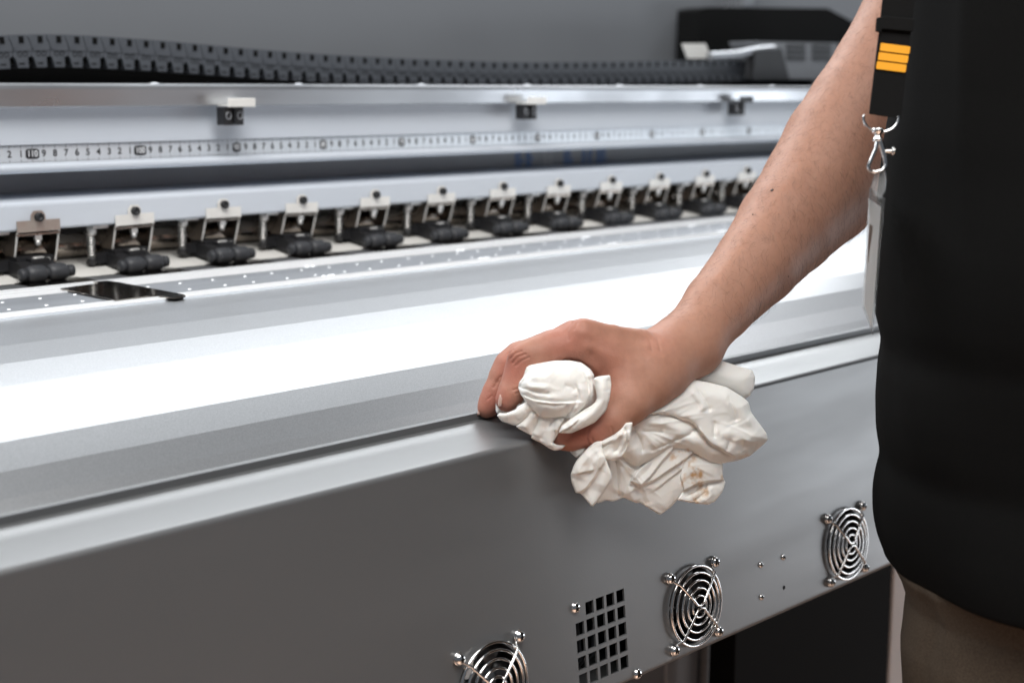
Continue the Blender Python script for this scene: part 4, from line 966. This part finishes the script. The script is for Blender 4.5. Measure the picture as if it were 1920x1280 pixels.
# --- hanging part
tiltd = lambda X, Y: .00022 * (X - 1100)
rag_piece([(1300, 660), (1338, 671), (1394, 689), (1411, 694), (1416, 706), (1414, 728), (1406, 742), (1394, 748), (1362, 741), (1290, 722), (1280, 700)], .908, 24, 24, [('ridge', [(1300, 695), (1400, 712)], 12, 5), ('valley', [(1310, 717), (1390, 740)], 5, 4)], tiltd, tilt=(0, .40), seed=11)
rag_piece(cB([(500, 380), (750, 400), (1000, 500), (1380, 330), (1660, 400), (1700, 560), (1570, 885), (1400, 1085), (1262, 1186), (1030, 1038), (970, 1038), (830, 976), (700, 1022), (620, 1007), (512, 1045), (500, 980), (560, 700)]), .896, 9, 14,
    [('valley', cB([(735, 530), (752, 720), (764, 940)]), 3.5, 12, 1.), ('ridge', cB([(640, 540), (700, 760), (738, 930)]), 8, 7), ('ridge', cB([(810, 600), (800, 800), (795, 930)]), 7, 7),
     ('step', cB([(1090, 570), (1000, 660), (925, 772), (1040, 838), (1200, 640), (1400, 390)]), 20, 9, .9), ('step', cB([(1030, 842), (1350, 650), (1680, 430)]), 20, 8, .9),
     ('step', cB([(1180, 890), (1330, 770), (1580, 590)]), 18, 5), ('ridge', cB([(1560, 740), (1410, 960), (1280, 1130)]), 22, 6), ('valley', cB([(1040, 880), (1070, 980), (1110, 1080)]), 10, 5), ('ridge', cB([(880, 840), (970, 950), (1000, 1030)]), 11, 5)] + fan(1150, 850, 20, 120, 12, 130, 3.5, 4.0, 25), tiltd, tilt=(.04, -.20), sharp=.7, R1=2.2, seed=12, rough=.25)
rag_piece(cC([(370, 830), (420, 795), (500, 832), (640, 880), (664, 900), (664, 1000), (685, 1040), (662, 1112), (602, 1192), (540, 1219), (420, 1204), (295, 1182), (350, 1100), (316, 1000), (345, 880)]), .892, 12, 15,
    [('step', cC([(675, 1012), (560, 1035), (450, 1060), (350, 1105)]), 14, -9, .9), ('valley', cC([(535, 1045), (520, 1120), (425, 1198)]), 4, 9), ('ridge', cC([(570, 1060), (565, 1140), (505, 1205)]), 6, 5), ('ridge', cC([(400, 870), (500, 930), (630, 960)]), 14, 5), ('valley', cC([(340, 1155), (450, 1110), (525, 1050)]), 4, 8)] + fan(1290, 870, 0, 80, 6, 80, 3.5, 3.5, 29), tiltd, sharp=.7, R1=2.2, seed=13, rough=.25)
rag_piece(cB([(480, 300), (570, 290), (585, 430), (618, 520), (685, 690), (684, 765), (527, 1003), (450, 1092), (310, 924), (250, 918), (198, 780), (190, 700), (228, 590), (268, 520), (380, 395)]), .8855, 10, 13,
    [('step', cB([(550, 640), (500, 730), (400, 850), (300, 935)]), 18, -8, .8), ('ridge', cB([(570, 440), (610, 620), (530, 900)]), 16, 7), ('ridge', cB([(450, 430), (310, 590), (240, 760)]), 18, 6), ('step', cB([(250, 700), (380, 665), (480, 640)]), 14, 5)] + fan(1130, 835, 75, 150, 6, 95, 4, 3.5, 26), tilt=(0, -.12), sharp=.7, R1=2.2, seed=14, rough=.25)
rag_piece(cB([(140, 335), (230, 340), (385, 370), (345, 445), (262, 502), (193, 442)]), .8875, 8, 9, [('valley', cB([(230, 360), (215, 420), (250, 480)]), 3, 6)], tilt=(0, -.1), sharp=.7, R1=2.2, seed=15, rough=.25)
rag_piece([(1130, 812), (1180, 772), (1240, 738), (1294, 710), (1331, 717), (1362, 725), (1394, 745), (1404, 754), (1408, 772), (1422, 791), (1438, 813), (1440, 824), (1431, 833), (1407, 854), (1383, 863), (1350, 869), (1331, 866), (1303, 849), (1289, 844), (1259, 839), (1238, 851), (1218, 864), (1196, 873), (1180, 868), (1165, 852), (1148, 838)], .890, 30, 30,
    [('step', cC([(60, 490), (180, 470), (330, 530), (440, 560), (505, 640), (575, 735), (700, 800)]), 30, 11, .8), ('valley', cC([(240, 500), (400, 548), (455, 600), (420, 655), (240, 725), (100, 780)]), 5, 11, .7),
     ('ridge', cC([(400, 290), (490, 390), (525, 470)]), 7, 6), ('valley', cC([(450, 275), (525, 390), (570, 480)]), 5, 7), ('ridge', cC([(620, 290), (760, 420), (880, 560), (1000, 680)]), 14, 7), ('valley', cC([(600, 540), (600, 690)]), 4, 7), ('ridge', cC([(640, 640), (800, 665), (980, 700)]), 12, 8, .5),
     ('valley', cC([(725, 690), (690, 790)]), 5, 7), ('valley', cC([(835, 690), (805, 810)]), 5, 6), ('valley', cC([(930, 710), (890, 810)]), 4, 5), ('valley', cC([(-20, 640), (100, 640), (190, 645)]), 5, 7), ('valley', cC([(-60, 590), (-10, 700), (10, 810)]), 5, 10), ('ridge', cC([(30, 560), (200, 580), (400, 645)]), 9, 7), ('ridge', cC([(40, 830), (200, 745), (420, 655)]), 9, 7),
     ('dimple', cC([(430, 740)]), 12, -7), ('valley', cC([(480, 640), (540, 720), (690, 795)]), 2.5, 6), ('valley', cC([(700, 340), (760, 480), (770, 560)]), 6, 5), ('ridge', cC([(820, 400), (840, 500), (900, 590)]), 6, 4)] + fan(1185, 800, -35, 45, 10, 190, 5, 5.0, 27) + fan(1425, 825, 120, 215, 6, 90, 4, 3.5, 28), tiltd, tilt=(0, .05), sharp=.25, seed=16, rough=.6)
rag_piece(cB([(500, 320), (700, 225), (790, 155), (850, 80), (940, 70), (895, 330), (860, 420), (785, 505), (690, 535), (600, 508), (560, 430)]), .8850, 9, 14,
    [('valley', cB([(845, 140), (852, 300), (800, 450)]), 3, 9, .6), ('valley', cB([(790, 210), (775, 350), (715, 440)]), 3, 7), ('ridge', cB([(540, 345), (700, 275), (800, 180)]), 6, 7), ('ridge', cB([(885, 160), (875, 300)]), 5, 6), ('valley', cB([(560, 370), (640, 330), (720, 290)]), 2.5, 6), ('ridge', cB([(620, 430), (700, 490), (780, 450)]), 9, 4)] + fan(1180, 795, 90, 150, 5, 80, 3, 3.5, 30), tilt=(0, -.1), sharp=.7, R1=2.2, seed=17, rough=.25)
RV = cam2w(np.array(RAGV)); rm = bpy.data.meshes.new('cotton_rag'); rm.from_pydata(RV.tolist(), [], RAGF)
rm.polygons.foreach_set('use_smooth', [True] * len(rm.polygons)); rm.materials.append(M['cloth'])
a_ = rm.attributes.new('stain', 'FLOAT', 'POINT'); a_.data.foreach_set('value', np.array(RAGS, np.float32)); rm.update()
ro = bpy.data.objects.new('cotton_rag', rm); COL.objects.link(ro)
tag(ro, 'crumpled white cotton rag with brown stains gripped in the hand over the panel edge', 'rag')
